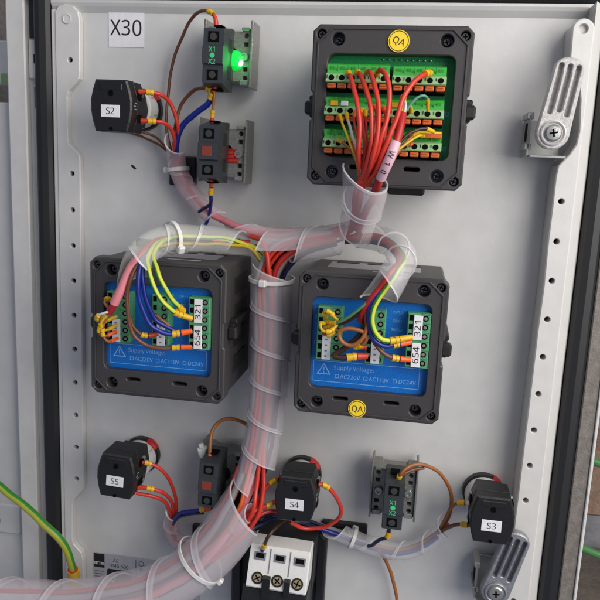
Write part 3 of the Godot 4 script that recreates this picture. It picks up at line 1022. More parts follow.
func big_meter(label: String, at: Vector2) -> void:
	var o := thing("panel_meter", label, "panel meter", V(at.x, at.y, 0))
	housing(o, false)
	var s := mb()
	bx(s, -39.5, 39.5, -31.5, 32.5, 60, 70, 0.3)
	var pcb := build("circuit_board", s, M.pcb, o)
	s = mb()
	bx(s, 2, 26, -52.5, -44, 40, 62, 1.5)
	build("lower_clip", s, M.black, o)
	for k in 9:
		s = mb()
		lathe(s, at3(-5 + k * 3.6, 29.4, 70), [Vector2(0.55, 0), Vector2(0.55, 1.2), Vector2(0, 1.5)], 8)
		build("solder_pin", s, M.steel, pcb)
	for r in 3:
		for side in 2:
			var n := 6 if side == 0 else 5
			var x0 := -38.0 if side == 0 else 2.0
			var y0 := 25.6 - r * 19.3 - (0.4 if side == 1 else 0.0)
			var b := mb()
			var w := n * 6.3
			# stepped body: tall back, sloping shoulder, low front lip (drawn as a side outline, pulled along x)
			prism(b, Transform3D(Basis(Vector3(0, 1, 0), Vector3(0, 0, 1), Vector3(1, 0, 0)), V(x0, 0, 0)), poly2([[y0, 70], [y0, 77], [y0 - 1, 79], [y0 - 9.0, 83.4], [y0 - 9.6, 83.4], [y0 - 9.6, 70]]), 0, w, 0.3)
			var plug := build("terminal_plug", b, M.terminal, o)
			b = mb()
			prism(b, Transform3D(Basis(Vector3(0, 1, 0), Vector3(0, 0, 1), Vector3(1, 0, 0)), V(x0 - 0.2, 0, 0)), poly2([[y0 - 6.2, 70], [y0 - 6.2, 82.6], [y0 - 7.0, 84.4], [y0 - 11.2, 85.8], [y0 - 11.8, 85.2], [y0 - 11.8, 70]]), 0, w + 0.4, 0.3)
			build("plug_front", b, M.terminal_pale, plug)
			for k in n:
				var x := x0 + 3.15 + k * 6.3
				b = mb()   # rib on the shoulder
				cbox(b, Transform3D(Basis(Vector3(1, 0, 0), 0.48), V(x - 3.0, y0 - 4.2, 81.2)), Vector3(0.6, 7.0, 0.9), 0.15)
				cbox(b, Transform3D(Basis(Vector3(1, 0, 0), 0.48), V(x, y0 - 3.4, 80.7)), Vector3(2.6, 3.2, 0.7), 0.2)
				build("shoulder_rib", b, M.terminal, plug)
				b = mb()
				lathe(b, Transform3D(Basis(Vector3(1, 0, 0), -0.31), V(x, y0 - 9.2, 85.05)), [Vector2(1.75, -1.0), Vector2(1.75, 0.35), Vector2(1.4, 0.45), Vector2(1.3, 0.2), Vector2(0, 0.2)], 14)
				build("wire_hole", b, M.hole, plug)
				b = mb()
				cbox(b, Transform3D(Basis(Vector3(1, 0, 0), -0.31), V(x - 2.7, y0 - 8.6, 85.2)), Vector3(0.5, 2.0, 0.2), 0.05)
				build("print_mark", b, M.ink, plug)
				b = mb()
				cbox(b, at3(x, y0 - 13.7, 82.6, rng.randf_range(-1.5, 1.5)), Vector3(5.3, 3.1, 4.2), 0.5)
				cbox(b, at3(x, y0 - 13.2, 85.0), Vector3(3.4, 0.7, 0.7), 0.2)
				build("release_lever", b, M.lever, plug)
			b = mb()
			bx(b, x0, x0 + w, y0 - 16.4, y0 - 11.9, 69.5, 79, 0.4)
			build("lever_base", b, M.hole, plug)
	# small markers stuck on the middle row and the striped label low on the right
	for k in [[-32.5, "marker"], [-26.2, "paper"], [4.6, "marker"]]:
		s = mb()
		cbox(s, at3(k[0], 6.6 - 5.0, 83.8), Vector3(4.4, 3.0, 1.0), 0.2)
		build("row_marker", s, M[k[1]], o)
	s = mb()
	bx(s, 14.0, 33.5, -17.2, -13.2, 80, 84.8, 0.3)
	build("type_label", s, M.lever, o)
	s = mb()
	bx(s, 14.6, 33.0, -14.4, -13.4, 84.7, 84.95, 0.05)
	build("type_label_band", s, M.sticker, o)
	text("board_print", "92", 2.6, M.print_blue, pcb, at3(35.6, -2.0, 70.05))
	text("board_print", "07", 2.6, M.print_blue, pcb, at3(35.6, -23.0, 70.05))

func meters() -> void:
	M.bright_steel = worn(mat(Color(0.66, 0.66, 0.65), 0.33, 0.5), null, null, 40.0)
	M.steel_dark = worn(mat(Color(0.40, 0.40, 0.41), 0.35, 0.85), null, null, 40.0)
	M.ink_pale = mat(Color(0.45, 0.45, 0.47), 0.6)
	big_meter("black panel meter with an open green circuit board and rows of terminals, at the top", Vector2(-21.6, 37.3))
	small_meter("left blue-faced black panel meter, below the S2 button", Vector2(-168.0, -114.0))
	small_meter("right blue-faced black panel meter with a yellow round sticker on its lower edge", Vector2(-23.8, -113.6))
	for k in [["round yellow inspection sticker on the top meter's upper edge", Vector2(-17.6, 76.0), -20.0, 6.4, "QA"], ["round yellow inspection sticker on the right meter's lower edge", Vector2(-28.9, -155.3), 0.0, 5.9, "QA"]]:
		var o := thing("round_sticker", k[0], "sticker", V(k[1].x, k[1].y, 80), "yellow inspection stickers")
		var s := mb()
		lathe(s, Transform3D(), [Vector2(k[3], 0.4), Vector2(k[3], 1.05), Vector2(0, 1.05)], 32)
		build("disc", s, M.sticker, o)
		s = mb()
		lathe(s, at3(0, 0, 0), [Vector2(k[3] - 0.5, 1.1), Vector2(k[3] - 0.9, 1.1)], 32)
		build("ring_print", s, M.ink, o)
		text("lettering", k[4], 4.0, M.ink, o, at3(0, 0, 1.1, k[2]))

func latch(label: String, foot: Vector2, tip: Vector2, z: float, m: String, plate_on: bool) -> void:
	var d := tip - foot
	var o := thing("door_latch", label, "latch", V(foot.x, foot.y, 0), "latches on the right rail")
	var t := Transform3D(Basis(Vector3(0, 0, 1), d.angle() - PI / 2), V(0, 0, z))
	var ln := d.length()
	var s := mb()
	var body := PackedVector2Array()
	for i in 13: body.append(Vector2(0, ln - 7.0) + Vector2.from_angle(PI * i / 12.0) * Vector2(9.2, 7.0))
	for i in 13: body.append(Vector2.from_angle(PI + PI * i / 12.0) * 10.4)
	var grooves := []
	for x in [-5.4, 0.0, 5.4]:
		grooves.append(rrect(x - 1.6, x + 1.6, 13.0 if x == 0.0 else 11.0, ln - 4.2, 1.4, 3))
	plate(s, t, body, grooves, -7, 0, 2.5, 0.9)
	var lev := build("lever", s, M[m], o)
	s = mb()
	prism(s, t, inset(ccw(body), 0.6), -8, -5.0)
	build("groove_floor", s, M[m], lev)
	for x in [-2.7, 2.7]:
		s = mb()
		cbox(s, t * at3(x, ln * 0.5 + 3, -0.6), Vector3(1.3, ln - 24, 2.2), 0.5)
		build("rib", s, M[m], lev)
	s = mb()
	lathe(s, t, [Vector2(8.2, -1), Vector2(8.0, 1.2), Vector2(7.2, 1.6), Vector2(6.4, 1.0), Vector2(6.2, 0.6), Vector2(0, 0.6)], 32)
	build("washer_ring", s, M[m], lev)
	s = mb()
	lathe(s, t, [Vector2(5.4, 0), Vector2(5.4, 1.8), Vector2(4.4, 2.6), Vector2(0, 2.9)], 28)
	var sc := build("screw", s, M.steel, o)
	for a in [20.0, 110.0]:
		s = mb()
		cbox(s, t * at3(0, 0, 2.85, a), Vector3(5.0, 1.1, 0.5), 0.1)
		build("cross_slot", s, M.hole, sc)
	s = mb()
	bx(s, -12, 11, -15.5, -13.9, 6, z - 8, 0.3)
	bx(s, -13.6, -12.0, -15.5, 12, 2, z - 14, 0.3)
	bx(s, -12, 11, -15.5, 10, 3.0, 5.0, 0.3)
	var bk := build("bracket", s, M.bright_steel, o)
	for k in [[-10.5, 9.0], [9.5, 13.5]]:
		s = mb()
		bx(s, -15.0, -10.6, k[0], k[1] if k[0] > 0 else k[0] + 4, 4, z - 14, 0.3)
		build("bracket_ear", s, M.bright_steel, bk)
	s = mb()
	bx(s, -13.8, -13.3, -5, 7, z - 28, z - 18, 0.1)
	build("bracket_slot", s, M.hole, bk)

func latches() -> void:
	latch("white die cast latch lever with three grooves at the upper right", Vector2(83.1, 28.2), Vector2(90.2, 75.2), 40, "die_cast", true)
	latch("grey latch lever under the S3 button at the lower right", Vector2(77.8, -300.4), Vector2(90.8, -252.6), 38, "die_cast_grey", true)

func stickers() -> void:
	var o := thing("name_sticker", "white square sticker reading X30 at the top left of the door", "sticker", V(-223.2, 95.8, 0))
	var s := mb()
	cbox(s, at3(0, 0, 0.3), Vector3(27.8, 27.6, 0.35), 0.05)
	build("paper", s, M.paper, o)
	text("lettering", "X30", 11.2, M.ink, o, at3(0, 0, 0.5), false, 0.97)
	o = thing("rating_plate", "silver rating plate with black logo blocks at the bottom left", "rating plate", V(-254, -335.5, 0))
	s = mb()
	bx(s, 0, 96, -52, 0, 0.1, 0.45, 0.05)
	build("foil", s, M.silver_paper, o)
	s = mb()
	bx(s, 0.6, 10.2, -13.6, -0.8, 0.4, 0.62, 0.05)
	build("logo_block", s, M.ink, o)
	text("logo_lettering", "RITTAL", 2.6, M.paper, o, at3(5.4, -9.8, 0.63), true, 0.88)
	text("lettering", "AE", 3.2, M.ink, o, at3(20.5, -5.6, 0.46))
	text("lettering", "1045.500", 3.2, M.ink, o, at3(23, -10.4, 0.46))
	s = mb()
	plate(s, Transform3D(), rrect(12.6, 35.4, -36, -13.8, 1.5), [], 0.4, 0.62, 4.0, 0.05)
	var panel := build("black_panel", s, M.ink, o)
	text("panel_print", "M", 4.2, M.paper, panel, at3(18, -24.4, 0.63))
	s = mb()
	bx(s, 38.6, 39.0, -50, -2, 0.4, 0.6, 0.02)
	build("divider", s, M.ink, o)
	s = mb()
	lathe(s, at3(43.6, -5.2, 0.42), [Vector2(2.4, 0.1), Vector2(1.9, 0.1)], 20)
	bx(s, 46.4, 50.5, -6.6, -6.1, 0.4, 0.55, 0.02)
	bx(s, 42, 45, -12.2, -9.0, 0.4, 0.55, 0.02)
	build("approval_marks", s, M.ink, o)
	for k in 6:
		s = mb()
		bx(s, 1, 9.5 - (k % 3) * 1.1, -17.6 - k * 2.6, -16.8 - k * 2.6, 0.4, 0.55, 0.02)
		build("small_print", s, M.ink_pale, o)
	text("lettering", "CE", 4.4, M.ink_pale, o, at3(89, -28, 0.46))
	# tiny scuff under S2
	var m := mb()
	cbox(m, Transform3D(Basis(Vector3(0, 0, 1), -0.7), V(-217.5, -6.1, 0.2)), Vector3(4.4, 1.6, 0.2), 0.05)
	tag(build("paint_scuff", m, M.ink), "small dark scuff on the door paint below the S2 button", "scuff")

func disconnect_switch() -> void:
	var o := thing("rotary_frame", "black rounded square frame plate behind the white disconnect switch", "frame plate", V(-90, -325, 0))
	var s := mb()
	var outer := rrect(-38.5, 38.8, -44, 37.5, 7, 6)
	plate(s, Transform3D(), outer, [rrect(-31, 31.5, -37, 30.5, 5, 5)], 0.2, 10, 4.0, 1.4)
	build("rim", s, M.black, o)
	s = mb()
	bx(s, -32, 32.5, -38, 31.5, 0.2, 4, 0.4)
	build("base", s, M.case_dark, o)
	s = mb()
	bx(s, -10, 24, 18, 22, 4, 12, 0.8)
	build("red_gear", s, M.red_mark, o)
	s = mb()
	lathe(s, at3(27.5, 14, 9.5), [Vector2(2.8, 0), Vector2(2.8, 1.2), Vector2(2.0, 1.7), Vector2(0, 1.7)], 18)
	build("fixing_screw", s, M.paper, o)
	# switch body
	var mid := Vector2(-80.8, -289.6)
	o = thing("disconnect_switch", "white three pole disconnect switch with a black lower half", "switch", V(mid.x, mid.y, 0))
	o.rotation.z = -0.03
	o.scale = Vector3.ONE * 1.05
	s = mb()
	bx(s, -22, 22, -34, 9, 4, 33, 1.0)
	build("rear_body", s, M.case_dark, o)
	s = mb()
	prism(s, Transform3D(Basis(Vector3(0, 1, 0), Vector3(0, 0, 1), Vector3(1, 0, 0)), V(-23.5, 0, 0)), poly2([[9, 28], [9, 47], [7, 49.5], [-17, 58.5], [-18.5, 57.5], [-18.5, 28]]), 1.5, 44.5, 0.8)
	build("front_cover", s, M.white_plastic, o)
	for k in 3:
		var x := -14.4 + k * 14.3
		var tilt := Transform3D(Basis(Vector3(1, 0, 0), -0.358), V(0, 7, 49.5)) * Transform3D(Basis(), V(x, -4.6, 0))
		var low := Transform3D(Basis(Vector3(1, 0, 0), -0.358), V(0, 7, 49.5)) * Transform3D(Basis(), V(x, -19.6, -57.0))
		s = mb()
		cbox(s, tilt * at3(0, 0, 0.3), Vector3(8.2, 5.4, 1.0), 0.4)
		var win := build("terminal_window", s, M.ink_pale, o)
		s = mb()
		cbox(s, tilt * at3(0, 0.4, 0.7), Vector3(6.0, 3.4, 0.6), 0.2)
		build("window_dark", s, M.hole, win)
		s = mb()
		lathe(s, low * at3(0, 0, 57.0), [Vector2(4.2, 0), Vector2(4.2, 0.5), Vector2(3.5, 0.55), Vector2(3.4, 0.1), Vector2(0, 0.1)], 22)
		var well := build("screw_well", s, M.case_dark, o)
		s = mb()
		lathe(s, low * at3(0, 0, 57.1), [Vector2(3.0, 0), Vector2(3.0, 0.7), Vector2(0, 0.8)], 20)
		build("clamp_screw", s, M.brass, well)
		for a in [35.0 + k * 20, 125.0 + k * 20]:
			s = mb()
			cbox(s, low * at3(0, 0, 57.9, a), Vector3(5.0, 0.9, 0.4), 0.1)
			build("cross_slot", s, M.hole, well)
	for x in [-7.2, 7.1]:
		s = mb()
		cbox(s, Transform3D(Basis(Vector3(1, 0, 0), -0.358), V(x, 0, 52.0)), Vector3(0.8, 17, 1.0), 0.2)
		build("pole_groove", s, M.ink_pale, o)
		s = mb()
		bx(s, x - 2.2 - (1.2 if x < 0 else 0.0), x + 2.2, -21 - (5.0 if x < 0 else 0.0), -9.0, 50, 59.6, 0.4)
		build("barrier", s, M.black, o)
	s = mb()
	prism(s, Transform3D(Basis(Vector3(0, 1, 0), Vector3(0, 0, 1), Vector3(1, 0, 0)), V(-24.5, 0, 0)), poly2([[-18.7, 10], [-18.7, 54], [-20, 56], [-31, 60], [-52, 60], [-52, 10]]), 0, 46, 0.8)
	build("lower_body", s, M.black, o)
	for k in 3:
		s = mb()
		cbox(s, at3(-16 + k * 15.4, -36, 60.1), Vector3(9, 5, 0.6), 0.2)
		build("lower_slot", s, M.hole, o)

# ---------------------------------------------------------------- hoses, wires, ties
func trunk_path() -> Array:
	return [V(-30.8, 0.8, 98.0), V(-32.7, -13.8, 84.0), V(-36.1, -28.8, 62.0), V(-39.2, -41.3, 48.0), V(-53.6, -47.9, 44.0), V(-74.3, -53.3, 44.0), V(-89.4, -63.4, 44.0), V(-96.7, -79.5, 44.0), V(-96.6, -101.1, 44.0), V(-95.8, -122.9, 44.0), V(-96.3, -149.0, 44.0), V(-96.7, -171.5, 45.0), V(-99.3, -198.3, 46.0), V(-103.5, -223.5, 47.0), V(-111.9, -249.3, 50.0), V(-127.0, -277.6, 54.0), V(-149.3, -304.2, 56.0), V(-180.3, -326.1, 58.0), V(-221.2, -341.7, 58.0), V(-259.1, -350.1, 58.0), V(-306.5, -355.7, 58.0), V(-360.0, -362.1, 58.0)]

func hoses() -> void:
	hose("short upright clear hose at the big meter's lower edge, wires fanning from its mouth", [V(-31.5, 3.1, 98.0), V(-31.3, -3.9, 95.0), V(-32.1, -13.8, 84.0), V(-35.3, -28.7, 64.0), V(-39.2, -43.5, 46.0)], 13.8, 11.4, 28.0, "clear_milky", 1.0, 0.3)
	hose("clear hose lying across between the upright hose and the main trunk, red wires inside", [V(-35.3, -43.4, 44.0), V(-50.2, -47.7, 44.0), V(-70.8, -52.4, 44.0), V(-90.4, -55.7, 44.0), V(-109.2, -56.0, 46.0)], 10.6, 10.2, 30.0, "clear_smoky", 0.9, 0.5)
	hose("clear hose arching over the left meter with yellow green wires inside", [V(-104.7, -55.9, 44.0), V(-123.2, -53.8, 48.0), V(-142.5, -52.1, 56.0), V(-157.8, -51.3, 68.0), V(-168.1, -53.3, 82.0), V(-173.3, -61.4, 95.0), V(-175.8, -71.5, 99.0), V(-177.1, -85.3, 99.0)], 8.2, 9.8, 26.0, "clear_thin", 0.9, 3.4)
	hose("clear hose bending down over the right meter with coloured wires inside", [V(-42.2, -45.4, 42.0), V(-26.2, -45.4, 46.0), V(-14.1, -47.4, 60.0), V(-6.7, -53.1, 80.0), V(-9.5, -61.1, 93.0), V(-15.3, -71.9, 98.0), V(-21.9, -83.0, 98.0)], 7.8, 9.2, 22.0, "clear", 0.8, 1.2)
	hose("main clear trunk hose running down between the two blue meters", [V(-96.4, -68.1, 44.0), V(-96.5, -93.8, 44.0), V(-95.8, -122.9, 44.0), V(-96.3, -149.0, 44.0), V(-96.7, -171.5, 45.0), V(-99.3, -198.3, 46.0), V(-102.9, -220.2, 47.0), V(-106.9, -238.3, 50.0)], 14.6, 12.4, 27.0, "clear_smoky", 1.1, 6.15)
	hose("wide clear sleeve sweeping from the trunk to the bottom left corner", [V(-101.9, -236.8, 52.0), V(-112.2, -255.4, 54.0), V(-126.4, -278.8, 56.0), V(-148.7, -303.8, 58.0), V(-179.5, -324.7, 60.0), V(-220.2, -340.2, 60.0), V(-257.9, -348.6, 60.0), V(-305.2, -354.1, 60.0), V(-358.5, -360.5, 60.0)], 18.4, 19.0, 48.0, "clear_milky", 1.5, 0.25)
	hose("clear hose from below the S2 button curving down to the cross hose", [V(-175.5, 16.0, 30.0), V(-176.6, 6.4, 20.0), V(-177.0, -6.6, 14.0), V(-167.5, -22.4, 14.0), V(-152.1, -36.2, 18.0), V(-140.1, -41.9, 22.0)], 6.6, 6.2, 22.0, "clear_pink", 0.7, 0.8)
	hose("thin pink clear hose running above the cross hose", [V(-143.6, -38.9, 26.0), V(-119.2, -45.5, 36.0), V(-96.5, -48.0, 40.0), V(-71.4, -46.4, 42.0), V(-49.2, -40.8, 44.0)], 4.8, 5.4, 44.0, "clear_pink", 0.5, 2.0)
	hose("clear hose from below the S5 button to the main sleeve", [V(-173.7, -273.3, 26.0), V(-178.7, -289.5, 16.0), V(-177.4, -304.8, 12.0), V(-164.7, -309.1, 14.0), V(-147.4, -299.4, 24.0), V(-128.0, -280.8, 36.0)], 5.6, 6.2, 19.0, "clear_pink", 0.6, 0.2)
	hose("clear hose from the S4 button to the S3 button with blue wires inside", [V(-54.3, -274.3, 22.0), V(-36.5, -281.9, 16.0), V(-15.0, -289.5, 14.0), V(5.3, -290.9, 14.0), V(21.8, -284.4, 14.0), V(34.3, -270.5, 18.0), V(42.1, -251.4, 26.0)], 6.6, 6.0, 24.0, "clear", 0.7, 1.7)
	hose("short pink clear sleeve beside the S4 button", [V(-118.2, -268.0, 56.0), V(-110.7, -257.7, 60.0), V(-103.7, -248.7, 62.0), V(-96.1, -243.2, 60.0)], 5.2, 4.8, 16.0, "clear_pink", 0.5, 0.7)

func meter_wires() -> void:
	var g := "red wires from the big meter's top left terminals"
	var base := trunk_path()
	var heads := [
		["first red wire from the left in the big meter's upper row", [V(-46.3, 56.5, 85.0), V(-44.0, 52.9, 91.0), V(-40.6, 44.0, 100.0), V(-36.9, 32.3, 107.0), V(-35.1, 19.3, 109.0), V(-35.9, 5.2, 104.0)]],
		["second red wire from the left in the big meter's upper row", [V(-40.9, 57.2, 85.0), V(-38.0, 54.1, 92.0), V(-33.8, 45.1, 102.0), V(-29.8, 33.5, 108.0), V(-28.1, 18.4, 110.0), V(-30.5, 4.3, 105.0)]],
		["third red wire from the left in the big meter's upper row", [V(-35.2, 57.3, 85.0), V(-32.8, 56.3, 93.0), V(-29.1, 48.6, 102.0), V(-26.0, 37.0, 108.0), V(-25.0, 19.6, 111.0), V(-28.0, 3.2, 106.0)]],
		["fourth red wire in the big meter's upper row, the one arching widest", [V(-29.1, 56.3, 85.0), V(-26.9, 57.5, 94.0), V(-22.8, 53.2, 102.0), V(-19.9, 42.7, 107.0), V(-19.8, 30.4, 110.0), V(-23.4, 16.9, 110.0), V(-27.5, 2.1, 103.0)]],
		["red wire slanting from the big meter's upper right terminals", [V(2.1, 57.5, 86.0), V(-0.8, 55.8, 94.0), V(-6.6, 50.3, 102.0), V(-12.1, 40.2, 107.0), V(-15.7, 27.8, 109.0), V(-19.9, 14.2, 109.0), V(-24.5, 0.5, 103.0)]]]
	var offs := [[1.5, 8.0], [9.5, 0.5], [6.0, 6.0], [4.5, 2.0], [4, 2]]
	for i in heads.size():
		var pts: Array = heads[i][1].duplicate()
		pts.append_array(along(base, 1, 14, offs[i][0], offs[i][1]) if i in [0, 1, 2, 3] else along(base, 1, 6, offs[i][0], offs[i][1]))
		if not i in [0, 1, 2, 3]: pts.append_array([V(-108.0, -57.0, 42.0), V(-122.9, -54.7, 46.0), V(-138.1, -52.7, 54.0)])
		wire(heads[i][0], "red", 1.45, pts, [["y", 0, 3.5]] if i < 4 else [["y", 0, 2.5], ["m", 3.0, 9.0]], g)
	wire("thin yellow wire from the big meter's middle row, first from the left", "yellow", 0.75, [V(-49.8, 31.5, 90.0), V(-46.1, 24.8, 96.0), V(-42.1, 16.6, 101.0), V(-37.8, 6.3, 103.0), V(-35.0, -6.5, 92.0)], [["y", 0, 5.5]])
	wire("thin white wire beside the thin yellow one in the big meter's middle row", "white", 0.85, [V(-45.6, 32.2, 90.0), V(-42.7, 25.4, 97.0), V(-39.6, 16.6, 103.0), V(-35.4, 5.2, 103.0), V(-33.7, -7.6, 92.0)], [["y", 0, 5.5]])
	wire("thin dark red wire in the middle row, right of the thin white one", "red_dark", 0.8, [V(-40.5, 33.5, 90.0), V(-40.2, 27.3, 96.0), V(-37.6, 17.9, 100.0), V(-34.5, 5.3, 100.0), V(-33.3, -7.6, 90.0)], [["o", 0, 5.0]])
	wire("thin red wire with a yellow end behind the second red wire", "red_dark", 0.9, [V(-34.3, 34.3, 90.0), V(-33.3, 28.7, 95.0), V(-31.8, 17.1, 98.0), V(-30.9, 2.6, 98.0), V(-31.5, -8.8, 88.0)], [["y", 0, 5.5]])
	wire("thin orange wire from the big meter's bottom row, left of two", "tan", 0.8, [V(-35.6, 19.7, 89.0), V(-33.2, 16.0, 94.0), V(-30.7, 9.0, 98.0), V(-30.2, -1.5, 96.0)], [["y", 0, 3.0]])
	wire("thin orange wire from the big meter's bottom row, right of two", "tan", 0.8, [V(-31.9, 19.2, 89.0), V(-29.4, 14.4, 95.0), V(-27.5, 6.8, 99.0), V(-28.3, -3.2, 95.0)], [["y", 0, 3.0]])
	wire("short tan wire plugged in the bottom row's left terminal", "tan", 0.9, [V(-50.1, 16.8, 88.0), V(-46.5, 15.0, 92.0), V(-40.6, 9.9, 94.0), V(-35.3, 0.6, 94.0)], [["y", 0, 5.0]])
	wire("red wire from the middle row between the second and third upper red wires", "red", 1.15, [V(-37.1, 34.9, 89.0), V(-35.5, 28.5, 97.0), V(-33.1, 16.8, 103.0), V(-32.5, 3.1, 101.0), V(-34.5, -10.1, 88.0)], [["y", 0, 4.5]])
	wire("red wire from the right end of the middle row's left plug", "red", 1.2, [V(-23.4, 36.4, 89.0), V(-21.4, 28.9, 98.0), V(-22.0, 16.0, 104.0), V(-25.3, 2.2, 101.0), V(-30.1, -9.9, 90.0)], [["o", 0, 4.0]])
	wire("red wire from the bottom row's left plug, hidden low in the bundle", "red", 1.15, [V(-41.6, 18.3, 89.0), V(-39.3, 12.2, 97.0), V(-36.0, 4.1, 102.0), V(-34.4, -8.9, 90.0)], [["y", 0, 4.5]])
	wire("short red wire looping from the middle row's fifth hole into the bundle", "red", 1.2, [V(-28.8, 36.8, 89.0), V(-26.8, 31.1, 97.0), V(-27.6, 20.5, 102.0), V(-29.7, 5.5, 101.0), V(-32.6, -8.8, 90.0)], [["o", 0, 4.0]])
	wire("red wire rising steeply from the bottom row into the bundle", "red", 1.3, [V(-22.3, 19.6, 89.0), V(-22.9, 14.6, 96.0), V(-25.0, 5.7, 101.0), V(-28.9, -6.2, 93.0)], [["o", 0, 4.5]])
	wire("orange wire beside the steep red one in the bottom row", "tan", 0.9, [V(-27.1, 18.3, 88.0), V(-26.4, 12.7, 95.0), V(-27.4, 4.5, 99.0), V(-30.1, -7.5, 92.0)], [["y", 0, 4.5]])
	wire("yellow sleeved wire end by the bottom row's third hole, right plug", "tan", 0.9, [V(-2.4, 22.7, 88.0), V(-5.7, 20.0, 93.0), V(-11.0, 13.9, 96.0), V(-15.8, 6.1, 97.0)], [["y", 0, 5.5]])
	wire("second yellow sleeved wire end in the middle row, right plug", "yellow", 0.9, [V(-7.4, 34.7, 88.0), V(-8.7, 37.6, 94.0), V(-10.7, 33.8, 98.0), V(-11.9, 28.0, 100.0)], [["y", 0, 5.5]])
	# the sheathed cable with its name sleeve and the cores that leave it
	var cab := [V(-12.0, 32.6, 98.0), V(-12.5, 25.5, 103.0), V(-14.4, 16.8, 107.0), V(-17.4, 6.5, 108.0), V(-21.4, -2.9, 102.0), V(-25.7, -13.4, 88.0), V(-32.0, -27.1, 66.0), V(-37.7, -40.3, 50.0)]
	var o := wire("red sheathed cable with a pale name sleeve, right of the red wires", "red_dark", 2.5, cab, [], "", "sheathed_cable")
	var p := smooth(cab)
	for i in p.size(): p[i] = p[i] - cab[0]
	var s := mb()
	tube(s, piece(p, 19, 44), 3.1, 16)
	var sl := build("name_sleeve", s, M.sleeve, o)
	var q := piece(p, 19, 44)
	for k in 3:
		var dir: Vector3 = (q[k + 2] - q[k + 1]).normalized()
		var to_eye: Vector3 = (V(0, 0, 527) - cab[0] - q[k + 1]).normalized()
		var side := dir.cross(to_eye).normalized()
		var nz := side.cross(dir).normalized()
		var c: Vector3 = q[k + 1].lerp(q[k + 2], 0.5) + nz * 3.2 * MM
		text("lettering", ["W", "1", "0"][k], 3.5, M.ink, sl, Transform3D(Basis(dir, nz.cross(dir), nz), c))
	wire("pale yellow core rising from the red sheathed cable", "yellow", 0.9, [V(-11.9, 30.9, 99.0), V(-12.0, 36.0, 98.0), V(-11.5, 40.9, 94.0), V(-11.7, 45.5, 88.0)], [["y", -7.0, 0]])
	wire("white core rising from the red sheathed cable", "white", 0.9, [V(-12.4, 30.8, 99.0), V(-10.7, 35.4, 99.0), V(-10.8, 39.6, 96.0), V(-13.3, 43.7, 88.0)], [["y", -4.0, 0]])
	wire("teal core arching from the red sheathed cable to a yellow end", "teal", 0.8, [V(-11.6, 31.5, 98.0), V(-8.6, 37.2, 98.0), V(-4.3, 41.9, 98.0), V(-0.4, 43.2, 97.0), V(1.8, 41.3, 94.0), V(2.6, 35.6, 88.0)], [["y", -8.5, 0]])
	wire("black core curving right to a yellow marker in the bottom row", "dark_brown", 0.95, [V(-15.4, 10.7, 99.0), V(-12.3, 16.0, 99.0), V(-8.0, 21.4, 98.0), V(-3.0, 24.2, 96.0), V(1.0, 24.8, 93.0), V(7.0, 23.6, 88.0)], [["y", -6.5, 0]])
	wire("pale yellow core curving right below the black core", "yellow", 0.8, [V(-15.9, 9.0, 98.0), V(-12.1, 13.2, 97.0), V(-6.7, 18.1, 95.0), V(-1.1, 21.4, 92.0), V(1.3, 21.1, 87.0)], [["y", -3.0, 0]])
	wire("brown core passing under the pale yellow core to the bottom row", "tan", 0.8, [V(-16.5, 7.9, 97.0), V(-12.6, 11.5, 96.0), V(-8.8, 14.7, 93.0), V(-5.4, 16.2, 87.0)], [["o", -3.0, 0]])
	# left blue meter
	wire("yellow green wire into the left meter's third terminal", "yellow_green", 1.55, [V(-100.4, -67.2, 42.0), V(-107.5, -58.2, 44.0), V(-125.3, -53.3, 48.0), V(-142.5, -51.4, 56.0), V(-157.8, -50.6, 68.0), V(-166.7, -53.2, 82.0), V(-168.2, -60.9, 96.0), V(-165.1, -69.0, 102.0), V(-161.6, -77.5, 104.0), V(-157.3, -86.5, 103.0), V(-151.6, -93.8, 100.0), V(-147.6, -97.6, 96.0), V(-140.0, -101.2, 90.0)], [["m", -13.5, -8.0], ["y", -7.0, 0]], "wires of the left blue meter")
	wire("yellow green wire just right of the first in the left meter", "yellow_green", 1.5, [V(-96.9, -73.8, 44.0), V(-103.9, -66.9, 46.0), V(-112.8, -56.9, 46.0), V(-127.7, -51.8, 50.0), V(-143.0, -50.5, 59.0), V(-155.7, -49.6, 70.0), V(-163.3, -53.0, 82.0), V(-165.6, -61.0, 94.0), V(-160.2, -68.8, 101.0), V(-155.7, -76.8, 102.0), V(-151.4, -86.7, 99.0), V(-148.0, -92.5, 95.0), V(-145.5, -97.2, 90.0)], [["m", -6.5, -1.0]], "wires of the left blue meter")
	wire("blue wire, outer of two, into the left meter's fourth terminal", "blue", 1.6, [V(-120.1, -54.5, 46.0), V(-143.3, -54.6, 53.0), V(-158.5, -53.5, 66.0), V(-168.5, -56.0, 81.0), V(-171.7, -61.4, 94.0), V(-171.6, -68.3, 101.0), V(-171.8, -78.4, 103.0), V(-171.1, -91.6, 102.0), V(-166.4, -103.5, 100.0), V(-159.3, -109.6, 97.0), V(-152.2, -111.7, 94.0), V(-140.2, -109.9, 89.0)], [["m", -13.0, -8.0], ["o", -7.0, 0]], "wires of the left blue meter")
	wire("blue wire, inner of two, curving under the yellow green wires", "blue", 1.5, [V(-120.4, -53.2, 45.0), V(-143.4, -52.5, 53.0), V(-158.8, -52.3, 65.0), V(-167.5, -54.7, 80.0), V(-170.0, -62.1, 93.0), V(-170.3, -69.8, 99.0), V(-168.8, -81.1, 101.0), V(-166.5, -92.9, 100.0), V(-162.8, -101.9, 97.0), V(-156.4, -106.7, 94.0), V(-149.5, -110.6, 92.0)], [], "wires of the left blue meter")
